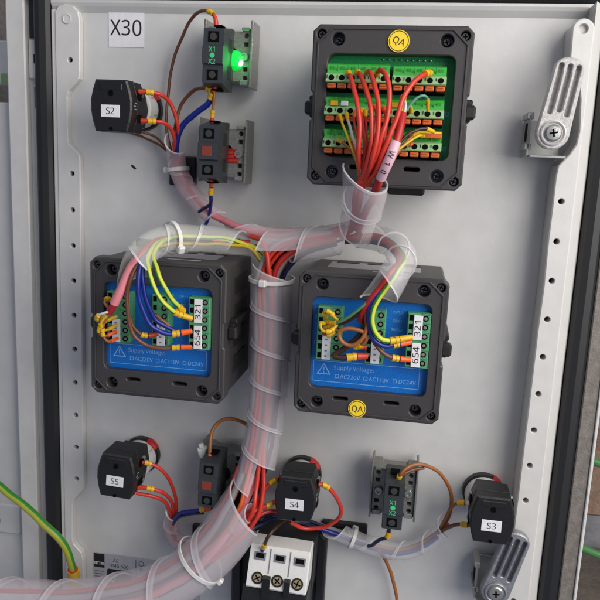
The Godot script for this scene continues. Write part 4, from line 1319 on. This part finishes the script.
	wire("brown wire sweeping along the bottom into the left meter's sixth terminal", "brown", 1.35, [V(-119.8, -55.8, 47.0), V(-142.4, -54.9, 56.0), V(-158.1, -54.8, 67.0), V(-168.4, -57.8, 83.0), V(-172.9, -64.5, 96.0), V(-176.5, -73.7, 102.0), V(-179.6, -87.0, 102.0), V(-179.7, -101.7, 101.0), V(-176.4, -113.9, 99.0), V(-167.9, -120.7, 96.0), V(-158.3, -122.4, 94.0), V(-151.4, -121.3, 92.0), V(-140.0, -120.7, 89.0)], [["m", -13.0, -8.0], ["o", -7.0, 0]], "wires of the left blue meter")
	wire("short brown wire with yellow marker entering the left meter's middle terminal block", "brown", 1.2, [V(-180.0, -101.2, 97.0), V(-177.9, -108.4, 97.0), V(-173.9, -113.3, 95.0), V(-169.5, -114.3, 92.0), V(-164.1, -114.1, 88.0)], [["m", -11.5, -7.5], ["r", -6.5, 0]], "wires of the left blue meter")
	wire("thin pale brown wire rising out of the left meter's middle terminal block", "tan", 0.8, [V(-168.2, -98.6, 92.0), V(-162.9, -99.6, 95.0), V(-157.4, -103.2, 95.0), V(-152.9, -108.2, 92.0)], [], "wires of the left blue meter")
	cab = [V(-113.8, -55.2, 42.0), V(-133.1, -53.2, 46.0), V(-148.9, -51.8, 56.0), V(-162.4, -51.6, 67.0), V(-170.9, -54.7, 82.0), V(-175.1, -62.3, 94.0), V(-178.9, -69.2, 98.0), V(-183.8, -82.2, 101.0), V(-188.6, -91.8, 101.0), V(-194.1, -100.1, 98.0)]
	o = wire("red sheathed cable in a pink sleeve ending at the left meter's left terminals", "red_dark", 2.5, cab, [], "", "sheathed_cable")
	p = smooth(cab)
	for i in p.size(): p[i] = p[i] - cab[0]
	s = mb()
	tube(s, piece(p, -42, -9), 3.1, 16)
	build("name_sleeve", s, M.pink_sleeve, o)
	var ends := [["uppermost orange end wire of the left meter's left cluster", "tan", [V(-193.4, -98.7, 98.0), V(-197.3, -93.8, 97.0), V(-196.6, -91.6, 94.0), V(-193.4, -95.4, 87.0)], "o"], ["white core sticking out left of the red cable", "white", [V(-192.3, -98.4, 99.0), V(-195.5, -99.6, 101.0), V(-201.1, -102.4, 101.0), V(-202.6, -107.5, 95.0), V(-195.1, -105.6, 88.0)], "w"], ["yellow end wire second from the top in the left meter's left cluster", "yellow", [V(-193.4, -100.0, 98.0), V(-198.6, -102.9, 99.0), V(-199.5, -107.4, 94.0), V(-193.4, -104.3, 87.0)], "y"], ["yellow looped end wire in the middle of the left meter's left cluster", "yellow", [V(-194.1, -100.8, 98.0), V(-199.3, -107.0, 99.0), V(-199.1, -112.6, 95.0), V(-193.4, -110.5, 87.0)], "y"], ["orange looped end wire below the middle of the left meter's left cluster", "tan", [V(-194.8, -101.5, 98.0), V(-201.2, -111.5, 98.0), V(-199.8, -117.5, 95.0), V(-193.5, -114.7, 87.0)], "o"], ["lowest orange end wire of the left meter's left cluster", "tan", [V(-196.0, -102.5, 97.0), V(-199.1, -113.3, 98.0), V(-196.3, -120.6, 95.0), V(-192.8, -119.5, 87.0)], "o"]]
	for e in ends: wire(e[0], e[1], 0.9, e[2], [["m", 9.0, 14.0], [e[3], -7.0, 0]], "wires of the left meter's left cluster")
	# right blue meter
	wire("yellow green wire curving into the right meter's third terminal", "yellow_green", 1.6, [V(-50.4, -47.2, 42.0), V(-26.9, -44.0, 47.0), V(-12.8, -47.2, 61.0), V(-5.4, -53.5, 82.0), V(-8.3, -60.8, 94.0), V(-14.7, -71.1, 99.0), V(-21.2, -81.1, 101.0), V(-21.8, -91.2, 101.0), V(-18.3, -100.2, 99.0), V(-12.0, -104.2, 96.0), V(3.1, -102.0, 89.0)], [["m", -15.0, -9.0], ["y", -8.5, 0]], "wires of the right blue meter")
	wire("blue wire following the yellow green one in the right meter", "blue", 1.5, [V(-46.9, -48.4, 42.0), V(-26.8, -46.8, 46.0), V(-14.0, -49.3, 60.0), V(-7.2, -54.4, 80.0), V(-10.7, -61.9, 92.0), V(-17.8, -72.2, 97.0), V(-23.7, -82.3, 99.0), V(-24.0, -92.4, 99.0), V(-20.8, -102.1, 97.0), V(-13.7, -107.8, 95.0), V(-7.6, -107.4, 92.0), V(2.8, -105.5, 88.0)], [["m", -12.0, -8.0], ["o", -7.0, 0]], "wires of the right blue meter")
	wire("brown wire slanting down into the right meter's sixth terminal", "brown", 1.4, [V(-46.8, -49.8, 42.0), V(-26.7, -48.2, 46.0), V(-15.2, -50.7, 60.0), V(-9.1, -55.3, 79.0), V(-12.5, -62.8, 91.0), V(-20.1, -75.1, 96.0), V(-25.5, -86.6, 97.0), V(-24.2, -98.2, 96.0), V(-17.4, -109.0, 94.0), V(-9.6, -115.1, 93.0), V(3.0, -117.2, 88.0)], [["m", -12.5, -8.0], ["o", -7.0, 0]], "wires of the right blue meter")
	wire("green and brown striped wire crossing to the right meter's left terminals", "green_brown", 1.2, [V(-20.9, -72.8, 95.0), V(-25.8, -80.8, 98.0), V(-31.0, -86.2, 98.0), V(-38.3, -92.3, 96.0), V(-44.7, -96.0, 93.0), V(-51.7, -96.9, 88.0)], [["m", -9.0, -4.0], ["y", -4.0, 0]], "wires of the right blue meter")
	wire("brown wire running under the green one to the right meter's left terminals", "dark_brown", 1.2, [V(-19.8, -71.6, 94.0), V(-25.8, -83.0, 96.0), V(-32.3, -90.1, 95.0), V(-39.7, -95.6, 93.0), V(-46.1, -98.5, 91.0), V(-52.1, -100.9, 88.0)], [["m", -8.0, -3.5], ["y", -3.5, 0]], "wires of the right blue meter")
	wire("brown wire making a loop in the middle of the right meter", "tan", 1.35, [V(-22.7, -84.3, 95.0), V(-24.5, -92.9, 97.0), V(-27.5, -103.1, 98.0), V(-33.4, -108.7, 98.0), V(-39.8, -106.7, 98.0), V(-41.4, -101.0, 98.0), V(-35.9, -97.7, 98.0), V(-27.8, -98.9, 97.0), V(-25.1, -103.4, 96.0), V(-28.7, -108.7, 94.0), V(-31.9, -110.7, 92.0), V(-25.2, -111.2, 88.0)], [["m", -13.0, -8.0], ["r", -7.0, 0]], "wires of the right blue meter")
	wire("thick dark brown wire lying lowest in the right meter", "dark_brown", 1.9, [V(-24.8, -91.2, 93.0), V(-29.2, -101.8, 93.0), V(-38.2, -111.7, 93.0), V(-44.9, -116.9, 93.0), V(-39.7, -118.4, 93.0), V(-33.5, -117.4, 92.0), V(-24.2, -117.0, 88.0)], [["m", -13.5, -7.5], ["r", -7.0, 0]], "wires of the right blue meter")
	cab = [V(-46.8, -46.8, 44.0), V(-26.1, -44.5, 49.0), V(-13.9, -48.4, 63.0), V(-7.8, -54.9, 82.0), V(-11.9, -61.7, 94.0), V(-19.0, -71.7, 97.0), V(-24.0, -78.8, 98.0), V(-28.0, -86.4, 96.0), V(-29.2, -93.7, 92.0)]
	wire("red sheathed cable end showing below the right meter's hose", "red_dark", 2.2, cab, [], "", "sheathed_cable")
	ends = [["upper yellow end wire of the right meter's left cluster", "yellow", [V(-43.7, -94.2, 92.0), V(-48.7, -88.8, 95.0), V(-52.6, -89.3, 94.0), V(-51.9, -94.5, 87.0)], "y"], ["looped yellow end wire of the right meter's left cluster", "yellow", [V(-43.5, -96.7, 92.0), V(-47.2, -100.5, 97.0), V(-52.9, -100.3, 97.0), V(-54.8, -96.6, 94.0), V(-51.7, -98.5, 87.0)], "y"], ["lower orange end wire of the right meter's left cluster", "tan", [V(-44.2, -97.7, 91.0), V(-46.6, -103.5, 95.0), V(-51.9, -103.5, 94.0), V(-51.5, -103.1, 87.0)], "o"]]
	for e in ends: wire(e[0], e[1], 1.0, e[2], [["m", 5.0, 10.0], [e[3], -7.0, 0]], "wires of the right meter's left cluster")
	wire("yellow wire inside the hose arching over the left meter", "yellow", 1.2, [V(-96.9, -73.8, 44.0), V(-103.9, -66.9, 46.0), V(-112.3, -57.4, 48.0), V(-127.3, -55.9, 51.0), V(-142.6, -55.2, 60.0), V(-156.4, -54.2, 72.0), V(-164.6, -55.5, 84.0)], [], "")

func along(base: Array, i0: int, i1: int, a: float, b: float) -> Array:
	var fr := frames(base)
	var out := []
	for i in range(i0, min(i1, base.size())):
		var k := 0.5 if i < 5 else (0.75 if i == 5 else 1.0)   # the cross hose is slimmer than the trunk
		out.append(base[i] + (fr[i][1] * a + fr[i][2] * b) * k * MM)
	return out

func trunk_wires() -> void:
	var base := trunk_path()
	M.grey_wire = mat(Color(0.60, 0.57, 0.57), 0.5)
	for k in [["brown", 1.4, 5, 0.0, 9.0, "brown wire bending from the cross hose into the trunk beside the red pair"], ["dark_brown", 1.4, 5, -3.0, 7.5, "dark brown wire bending from the cross hose into the trunk"], ["brown", 1.4, 5, -6.5, 4.0, "lowest brown wire bending from the cross hose into the trunk"], ["navy", 1.6, 5, -8.0, -2.0, "dark blue wire at the right side inside the trunk"], ["dark_brown", 2.2, 5, -4.0, 6.0, "dark brown wire in the core of the trunk"], ["grey_wire", 2.6, 5, -6.5, 4.0, "grey sheathed wire along the right of the trunk"], ["grey_wire", 2.6, 5, 9.0, 4.0, "grey sheathed wire along the left of the trunk"], ["red_dark", 2.0, 5, 2.0, -3.0, "dark red sheathed wire inside the trunk"], ["white", 1.3, 5, -9.0, 5.0, "white wire inside the right side of the trunk"], ["brown", 1.0, 4, -8.5, 2.0, "thin brown wire outermost in the bend into the trunk"], ["dark_brown", 1.0, 4, -1.5, 10.0, "thin dark wire between the brown ones in the bend"], ["red", 1.3, 4, 8.0, 3.0, "thin red wire between the thick ones in the bend"], ["brown", 1.0, 4, 2.5, 9.5, "thin brown wire just below the red ones in the bend"]]:
		var pts := along(base, k[2] - 1, 20, k[3], k[4])
		wire(k[5], k[0], k[1], pts, [], "wires inside the main trunk")
	wire("red wire dropping from the thin pink hose straight into the trunk", "red", 1.7, [V(-113.5, -49.4, 44.0), V(-103.9, -52.0, 48.0), V(-99.8, -58.8, 53.0), V(-97.1, -69.6, 54.0), V(-94.8, -85.2, 52.0), V(-94.1, -114.1, 50.0), V(-94.2, -150.8, 50.0), V(-96.1, -181.1, 50.0), V(-100.4, -215.4, 52.0)], [], "wires inside the main trunk")
	wire("pink sheathed cable inside the thin upper hose", "pink_sleeve", 2.6, [V(-153.2, -34.5, 22.0), V(-139.0, -40.8, 26.0), V(-119.2, -45.5, 36.0), V(-96.5, -48.0, 40.0), V(-71.4, -46.4, 42.0), V(-46.5, -40.0, 44.0)], [], "", "sheathed_cable")
	wire("red wire inside the wide bottom sleeve along its upper side", "red", 1.7, along(base, 13, 22, 9.0, 9.0), [], "wires inside the wide sleeve")
	wire("tan wire inside the wide bottom sleeve", "tan", 1.5, along(base, 13, 22, 0.0, 10.0), [], "wires inside the wide sleeve")
	wire("pink cable inside the wide bottom sleeve", "pink_sleeve", 3.0, along(base, 13, 22, 3.0, -4.0), [], "wires inside the wide sleeve")

func button_wires() -> void:
	var g := "wires of the S2 button and the blocks beside it"
	wire("brown wire in a tall arc from the green lit block's top", "brown", 1.15, [V(-143.6, 92.0, 36.0), V(-144.5, 97.2, 36.0), V(-149.4, 101.4, 34.0), V(-159.0, 101.3, 28.0), V(-170.2, 92.7, 20.0), V(-179.5, 77.3, 14.0), V(-185.3, 54.4, 12.0), V(-186.3, 35.0, 14.0), V(-183.5, 16.2, 18.0), V(-180.3, 2.0, 16.0)], [["r", 0, 7.0], ["m", 8.0, 13.0]], g)
	wire("brown wire in a low arc from the green lit block's foot", "brown", 1.3, [V(-141.5, 53.2, 38.0), V(-144.2, 48.4, 38.0), V(-151.9, 50.7, 34.0), V(-162.5, 48.3, 28.0), V(-171.9, 38.8, 24.0), V(-175.4, 26.1, 24.0), V(-176.8, 13.4, 24.0), V(-177.9, 0.6, 16.0)], [["r", 0, 6.0], ["m", 7.0, 11.5]], g)
	wire("thick blue wire from the green lit block to the hose below S2", "blue", 2.1, [V(-144.8, 47.3, 36.0), V(-148.8, 40.7, 34.0), V(-158.7, 33.2, 30.0), V(-168.4, 26.2, 27.0), V(-174.6, 16.3, 24.0), V(-177.3, 3.5, 18.0)], [["m", 0, 4.5]], g)
	wire("short orange wire between the green lit block and the block below it", "tan", 1.0, [V(-143.5, 49.1, 38.0), V(-143.7, 42.4, 38.0), V(-144.2, 34.5, 37.0), V(-145.0, 23.7, 36.0)], [["m", -12.0, -7.0], ["r", -7.0, 0]], g)
	wire("blue wire from the foot of the second block, straight", "blue", 1.25, [V(-144.9, -12.2, 36.0), V(-144.8, -17.1, 36.0), V(-145.7, -23.6, 34.0), V(-146.7, -30.9, 30.0), V(-149.4, -39.3, 24.0), V(-153.6, -46.5, 20.0)], [["r", 0, 5.0], ["m", 5.5, 10.5]], g)
	wire("blue wire branching left below the second block", "navy", 1.25, [V(-145.4, -20.7, 34.0), V(-146.5, -28.7, 32.0), V(-150.6, -32.6, 28.0), V(-157.7, -36.2, 22.0)], [], g)
	wire("upper red wire leaving the S2 button", "red", 1.4, [V(-194.7, 45.6, 46.0), V(-187.5, 46.0, 44.0), V(-181.0, 44.6, 40.0), V(-176.5, 39.8, 34.0), V(-173.4, 31.3, 30.0), V(-173.2, 20.5, 26.0), V(-176.5, 6.4, 18.0)], [["r", 0, 4.5], ["m", 5.0, 10.0]], g)
	wire("lower red wire leaving the S2 button", "red", 1.4, [V(-194.0, 26.3, 44.0), V(-186.7, 26.6, 42.0), V(-180.1, 26.4, 38.0), V(-177.1, 22.8, 32.0), V(-176.1, 14.7, 26.0), V(-178.0, 3.5, 18.0)], [["r", 0, 4.5], ["m", 5.0, 10.0]], g)
	wire("upper thin brown wire passing below the S2 button", "brown", 0.95, [V(-211.3, 22.2, 22.0), V(-206.0, 20.0, 12.0), V(-198.9, 17.6, 8.0), V(-191.1, 13.4, 10.0), V(-184.1, 7.7, 14.0)], [], g)
	wire("lower thin brown wire passing below the S2 button", "brown", 0.95, [V(-221.4, 21.2, 20.0), V(-216.3, 19.0, 10.0), V(-205.6, 15.9, 7.0), V(-195.7, 12.6, 8.0), V(-186.4, 6.9, 12.0)], [], g)
	wire("red wire running inside the hose below S2", "red", 1.7, [V(-178.2, 13.5, 20.0), V(-177.8, 0.7, 14.0), V(-173.8, -12.3, 14.0), V(-163.2, -25.8, 15.0), V(-150.2, -36.7, 19.0), V(-139.5, -41.7, 24.0)], [], g)
	g = "wires of the S5 button and the block beside it"
	wire("upper red wire arching from the S5 button", "red", 1.4, [V(-195.8, -226.6, 46.0), V(-187.8, -227.3, 44.0), V(-180.4, -232.3, 40.0), V(-174.4, -244.1, 34.0), V(-171.2, -257.8, 29.0), V(-171.9, -272.3, 24.0), V(-177.0, -291.9, 16.0)], [["r", 0, 5.0], ["m", 6.0, 11.0]], g)
	wire("lower red wire with a yellow marker from the S5 button", "red", 1.5, [V(-195.0, -246.9, 46.0), V(-184.5, -248.2, 44.0), V(-177.0, -253.4, 38.0), V(-173.2, -265.2, 30.0), V(-174.2, -280.5, 22.0), V(-178.5, -297.6, 14.0)], [["r", 0, 6.0], ["m", 7.0, 12.0]], g)
	wire("lowest red wire from the S5 button", "red", 1.5, [V(-197.4, -253.1, 44.0), V(-187.2, -255.8, 41.0), V(-179.2, -262.3, 34.0), V(-176.2, -275.3, 26.0), V(-178.2, -295.2, 15.0)], [], g)
	wire("blue wire from the S5 hose to the block beside it, upper", "blue", 1.5, [V(-174.3, -283.0, 24.0), V(-167.3, -273.9, 30.0), V(-158.7, -268.2, 34.0), V(-150.0, -265.2, 36.0), V(-138.6, -261.6, 37.0)], [["m", -10.0, -6.0], ["o", -5.5, 0]], g)
	wire("blue wire from the S5 hose to the block beside it, lower", "navy", 1.3, [V(-174.9, -287.6, 22.0), V(-168.0, -277.5, 28.0), V(-159.3, -272.2, 32.0), V(-145.9, -267.2, 36.0)], [], g)
	wire("tan wire looping over the block beside the S5 button into the trunk", "tan", 1.4, [V(-140.1, -222.7, 40.0), V(-141.3, -210.8, 38.0), V(-140.7, -201.1, 34.0), V(-135.8, -194.0, 30.0), V(-126.4, -190.6, 30.0), V(-115.6, -190.5, 36.0), V(-106.4, -194.4, 42.0)], [["o", 0, 6.0]], g)
	wire("red wire inside the hose below S5", "red_dark", 1.6, [V(-174.4, -276.1, 24.0), V(-179.1, -291.8, 15.0), V(-176.5, -305.6, 12.0), V(-163.8, -309.0, 14.0), V(-146.3, -297.8, 25.0), V(-124.7, -274.9, 40.0)], [], g)
	g = "red wires in the mouth of the wide sleeve"
	wire("red wire bulging in the sleeve's mouth, next to the trunk", "red", 1.6, [V(-99.8, -203.0, 50.0), V(-99.6, -227.9, 57.0), V(-99.9, -242.2, 63.0), V(-107.1, -259.3, 62.0), V(-121.2, -278.6, 58.0), V(-137.1, -293.1, 58.0)], [], g)
	wire("orange wire in the sleeve's mouth at its left rim", "orange_wire", 1.5, [V(-103.9, -204.3, 48.0), V(-108.2, -231.4, 55.0), V(-111.7, -246.8, 60.0), V(-121.0, -267.0, 60.0), V(-137.3, -286.5, 58.0)], [], g)
	wire("red wire lowest in the sleeve's mouth", "red", 1.6, [V(-97.2, -203.5, 48.0), V(-95.4, -233.0, 55.0), V(-97.4, -251.2, 60.0), V(-108.1, -268.5, 60.0), V(-124.1, -286.3, 58.0), V(-140.9, -298.5, 58.0)], [], g)
	wire("dark red wire in the middle of the sleeve's mouth", "red_dark", 1.6, [V(-97.9, -206.8, 44.0), V(-97.4, -236.2, 52.0), V(-101.5, -252.8, 58.0), V(-113.8, -270.3, 58.0), V(-129.5, -285.4, 58.0)], [], g)
	g = "wires of the S4 button"
	wire("upper left red wire from the S4 button into the sleeve", "red", 1.4, [V(-82.5, -225.4, 46.0), V(-91.0, -230.2, 48.0), V(-96.6, -236.9, 52.0), V(-103.6, -247.7, 56.0), V(-111.6, -261.5, 56.0), V(-120.8, -278.3, 54.0)], [["r", 0, 4.5], ["m", 5.5, 11.0]], g)
	wire("middle left red wire from the S4 button into the pink sleeve", "red", 1.6, [V(-83.7, -242.8, 48.0), V(-92.5, -246.7, 52.0), V(-99.4, -247.8, 58.0), V(-107.7, -254.9, 60.0), V(-117.5, -268.7, 56.0)], [["r", 0, 5.5], ["m", 6.0, 11.0]], g)
	wire("lower left red wire from the S4 button", "red", 1.5, [V(-83.7, -253.4, 46.0), V(-92.0, -251.6, 50.0), V(-100.1, -256.2, 54.0), V(-108.8, -267.0, 54.0), V(-119.6, -284.2, 52.0)], [], g)
	wire("red wire looping round the right side of the S4 button", "red", 1.5, [V(-58.5, -228.0, 46.0), V(-50.6, -229.5, 44.0), V(-43.2, -238.4, 40.0), V(-39.2, -250.3, 36.0), V(-42.8, -262.6, 32.0), V(-53.4, -270.8, 30.0), V(-67.0, -271.5, 32.0), V(-76.8, -263.7, 40.0)], [["r", 0, 4.5], ["m", 5.5, 11.0]], g)
	wire("upper dark blue wire passing under the S4 button", "navy", 1.5, [V(-109.8, -267.6, 50.0), V(-101.5, -263.6, 40.0), V(-90.6, -267.0, 24.0), V(-72.7, -272.2, 16.0), V(-52.5, -277.2, 16.0)], [], g)
	wire("lower dark blue wire passing under the S4 button", "navy", 1.5, [V(-108.6, -273.4, 48.0), V(-100.2, -269.4, 38.0), V(-89.2, -271.3, 22.0), V(-72.7, -277.0, 15.0), V(-53.2, -280.7, 16.0)], [], g)
	wire("brown wire with yellow marker entering the white disconnect switch", "dark_brown", 1.3, [V(-71.5, -261.9, 26.0), V(-78.4, -260.6, 40.0), V(-84.1, -261.3, 54.0), V(-89.7, -267.3, 62.0), V(-95.2, -283.9, 51.0)], [["m", -13.5, -6.5], ["b", -5.5, 0]], g)
	g = "wires between the S4 and S3 buttons"
	wire("thick blue wire inside the hose between S4 and S3", "blue", 2.0, [V(-57.6, -276.6, 20.0), V(-36.4, -283.6, 16.0), V(-14.9, -291.2, 14.0), V(5.4, -292.6, 14.0), V(21.9, -286.1, 14.0), V(33.7, -273.0, 18.0)], [], g)
	wire("tan wire inside the hose between S4 and S3", "tan", 1.2, [V(-15.0, -286.9, 17.0), V(5.2, -288.1, 16.0), V(21.5, -280.8, 16.0), V(34.1, -268.3, 19.0), V(40.4, -257.2, 26.0)], [], g)
	wire("blue wire from the lower hose up to the block with the X1 X2 marking", "navy", 1.4, [V(-19.5, -287.8, 18.0), V(-14.0, -282.9, 24.0), V(-8.8, -273.6, 32.0), V(-3.8, -267.8, 37.0), V(-2.5, -259.0, 38.0)], [["m", -9.0, -4.0]], g)
	wire("tan wire hanging down from the lower hose to the bottom edge", "tan", 1.35, [V(-10.1, -291.1, 16.0), V(-5.1, -299.5, 12.0), V(1.3, -313.6, 10.0), V(6.2, -328.6, 10.0), V(9.8, -357.3, 10.0)], [], g)
	wire("brown wire arching from the X1 X2 block to the lower hose", "tan", 1.35, [V(1.2, -219.5, 42.0), V(2.9, -212.2, 46.0), V(8.3, -207.8, 44.0), V(18.9, -207.6, 38.0), V(30.2, -214.3, 32.0), V(38.6, -227.7, 28.0), V(41.8, -239.7, 27.0), V(40.8, -251.8, 24.0), V(36.7, -264.1, 20.0)], [["m", 0, 5.5]], g)
	wire("second brown wire beside the arching one at the X1 X2 block", "brown", 1.2, [V(0.5, -221.3, 40.0), V(3.7, -214.5, 44.0), V(10.6, -210.8, 40.0), V(19.1, -210.8, 36.0)], [], g)
	wire("brown wire with a white end into the S3 button", "tan", 1.3, [V(57.0, -229.5, 44.0), V(51.6, -230.6, 43.0), V(44.9, -232.2, 40.0), V(40.9, -240.3, 34.0), V(38.5, -252.4, 28.0), V(34.0, -267.0, 20.0)], [["w", 0, 7.0], ["m", 8.0, 13.0]], g)
	wire("dark brown wire into the S3 button's lower terminal", "brown", 1.4, [V(58.5, -246.2, 44.0), V(53.2, -248.0, 42.0), V(46.6, -250.9, 38.0), V(40.9, -257.0, 31.0), V(34.0, -268.1, 21.0)], [["m", 6.0, 11.0]], g)
	for k in [["white plastic clip on the corner of the block beside the S5 button", V(-148.7, -219.7, 30.0)]]:
		var s := mb()
		cbox(s, Transform3D(Basis(Vector3(0, 0, 1), 0.35), Vector3.ZERO), Vector3(7, 9, 5), 1.0)
		cbox(s, Transform3D(Basis(Vector3(0, 0, 1), 0.35), V(-1, 5.4, 1)), Vector3(3.5, 4, 4), 0.7)
		var o := build("white_clip", s, M.white_plastic)
		o.position = k[1]
		tag(o, k[0], "clip")

func tie_mounts() -> void:
	for k in [["black adhesive tie mount beside the hose below S2", V(-177.0, -7.3, 0.0), 21.0, 22.0, V(-173.8, -2.1, 19.0), 8.0, 1.2], ["black adhesive tie mount above the lower hose near S4", V(-38.0, -284.6, 0.0), 36.0, 13.5, V(-29.8, -283.6, 19.0), 9.0, 0.15], ["black adhesive tie mount beside the wide sleeve's mouth", V(-152.0, -302.4, 0.0), 25.0, 13.0, Vector3.ZERO, 0.0, 0.0], ["black tie mount above the left meter's back edge", V(-183.7, -57.0, 60.0), 12.0, 6.0, Vector3.ZERO, 0.0, 0.0]]:
		var o := thing("tie_mount", k[0], "tie mount", k[1], "black tie mounts")
		var s := mb()
		cbox(s, at3(0, 0, 2.4), Vector3(k[2], k[3], 4.4), 1.2)
		build("pad", s, M.black, o)
		s = mb()
		cbox(s, at3(0, 0, 5.4), Vector3(k[2] * 0.45, k[3] * 0.35, 2.4), 0.6)
		build("bridge", s, M.black, o)
	# white ties
	var ring := func(label: String, c: Vector3, axis: Vector3, r: float, head: float, tail: float, rx := 1.0) -> void:
		var o := thing("cable_tie", label, "cable tie", c, "white cable ties")
		var z := axis.normalized()
		var x := z.cross(Vector3(0, 0, 1)).normalized()
		var b := Basis(x, z.cross(x), z)
		var s := mb()
		lathe(s, Transform3D(b * Basis.from_scale(Vector3(rx, 1, 1)), Vector3.ZERO), [Vector2(r, -1.35), Vector2(r + 0.9, -1.35), Vector2(r + 0.9, 1.35), Vector2(r, 1.35), Vector2(r, -1.35)], 40)
		build("strap", s, M.tie, o)
		s = mb()
		var h := Transform3D(b, Vector3.ZERO) * Transform3D(Basis(Vector3(0, 0, 1), head), Vector3.ZERO) * at3(r + 1.8, 0, 0)
		cbox(s, h, Vector3(4.0, 5.4, 4.8), 0.8)
		build("lock_head", s, M.tie, o)
		if tail > 0:
			s = mb()
			cbox(s, h * at3(tail / 2 + 1.5, 0.6, 0), Vector3(tail, 1.0, 3.6), 0.3)
			build("tail", s, M.tie, o)
	ring.call("white cable tie round the top of the main trunk", V(-96.7, -78.8, 44.0), Vector3(0, 1, 0.05), 15.6, -1.75, 0.0)
	ring.call("white cable tie round the hose below S2", V(-177.0, -5.9, 14.0), V(-175.4, -12.4, 14.0) - V(-177.1, 0.7, 14.0), 7.6, 0.2, 0.0)
	ring.call("white cable tie on the lower hose right of S4", V(-30.2, -284.2, 15.0), V(-15.0, -289.5, 14.0) - V(-36.6, -282.5, 15.0), 7.6, 1.9, 0.0)
	ring.call("white cable tie round the wide sleeve with its head below", V(-141.0, -293.6, 58.0), V(-148.7, -303.8, 58.0) - V(-126.4, -278.8, 56.0), 20.0, PI * 1.02, 0.0)
	ring.call("white cable tie round the hose arching over the left meter", V(-160.6, -51.1, 72.0), V(-168.1, -53.3, 82.0) - V(-151.3, -51.4, 62.0), 10.8, -2.2, 0.0)

func earth_cable() -> void:
	var pts := [V(-362.7, -247.8, 20.0), V(-323.3, -270.9, 26.0), V(-294.7, -287.6, 30.0), V(-273.1, -305.2, 30.0), V(-264.9, -321.6, 26.0), V(-263.3, -337.0, 21.0), V(-263.8, -353.4, 17.0), V(-264.1, -366.0, 15.0)]
	var o := wire("thick green and yellow earth cable hanging from the left edge", "yellow_green", 3.2, pts, [], "", "earth_cable")
	var p := smooth(pts)
	for i in p.size(): p[i] = p[i] - pts[0]
	var s := mb()
	tube(s, piece(p, -24, 0), 4.8, 14, null, null, 5.2)
	build("crimp_sleeve", s, M.marker, o)
	s = mb()
	tube(s, piece(p, -25.0, -22.0), 4.2, 14)
	build("crimp_neck", s, M.ferrule_red, o)
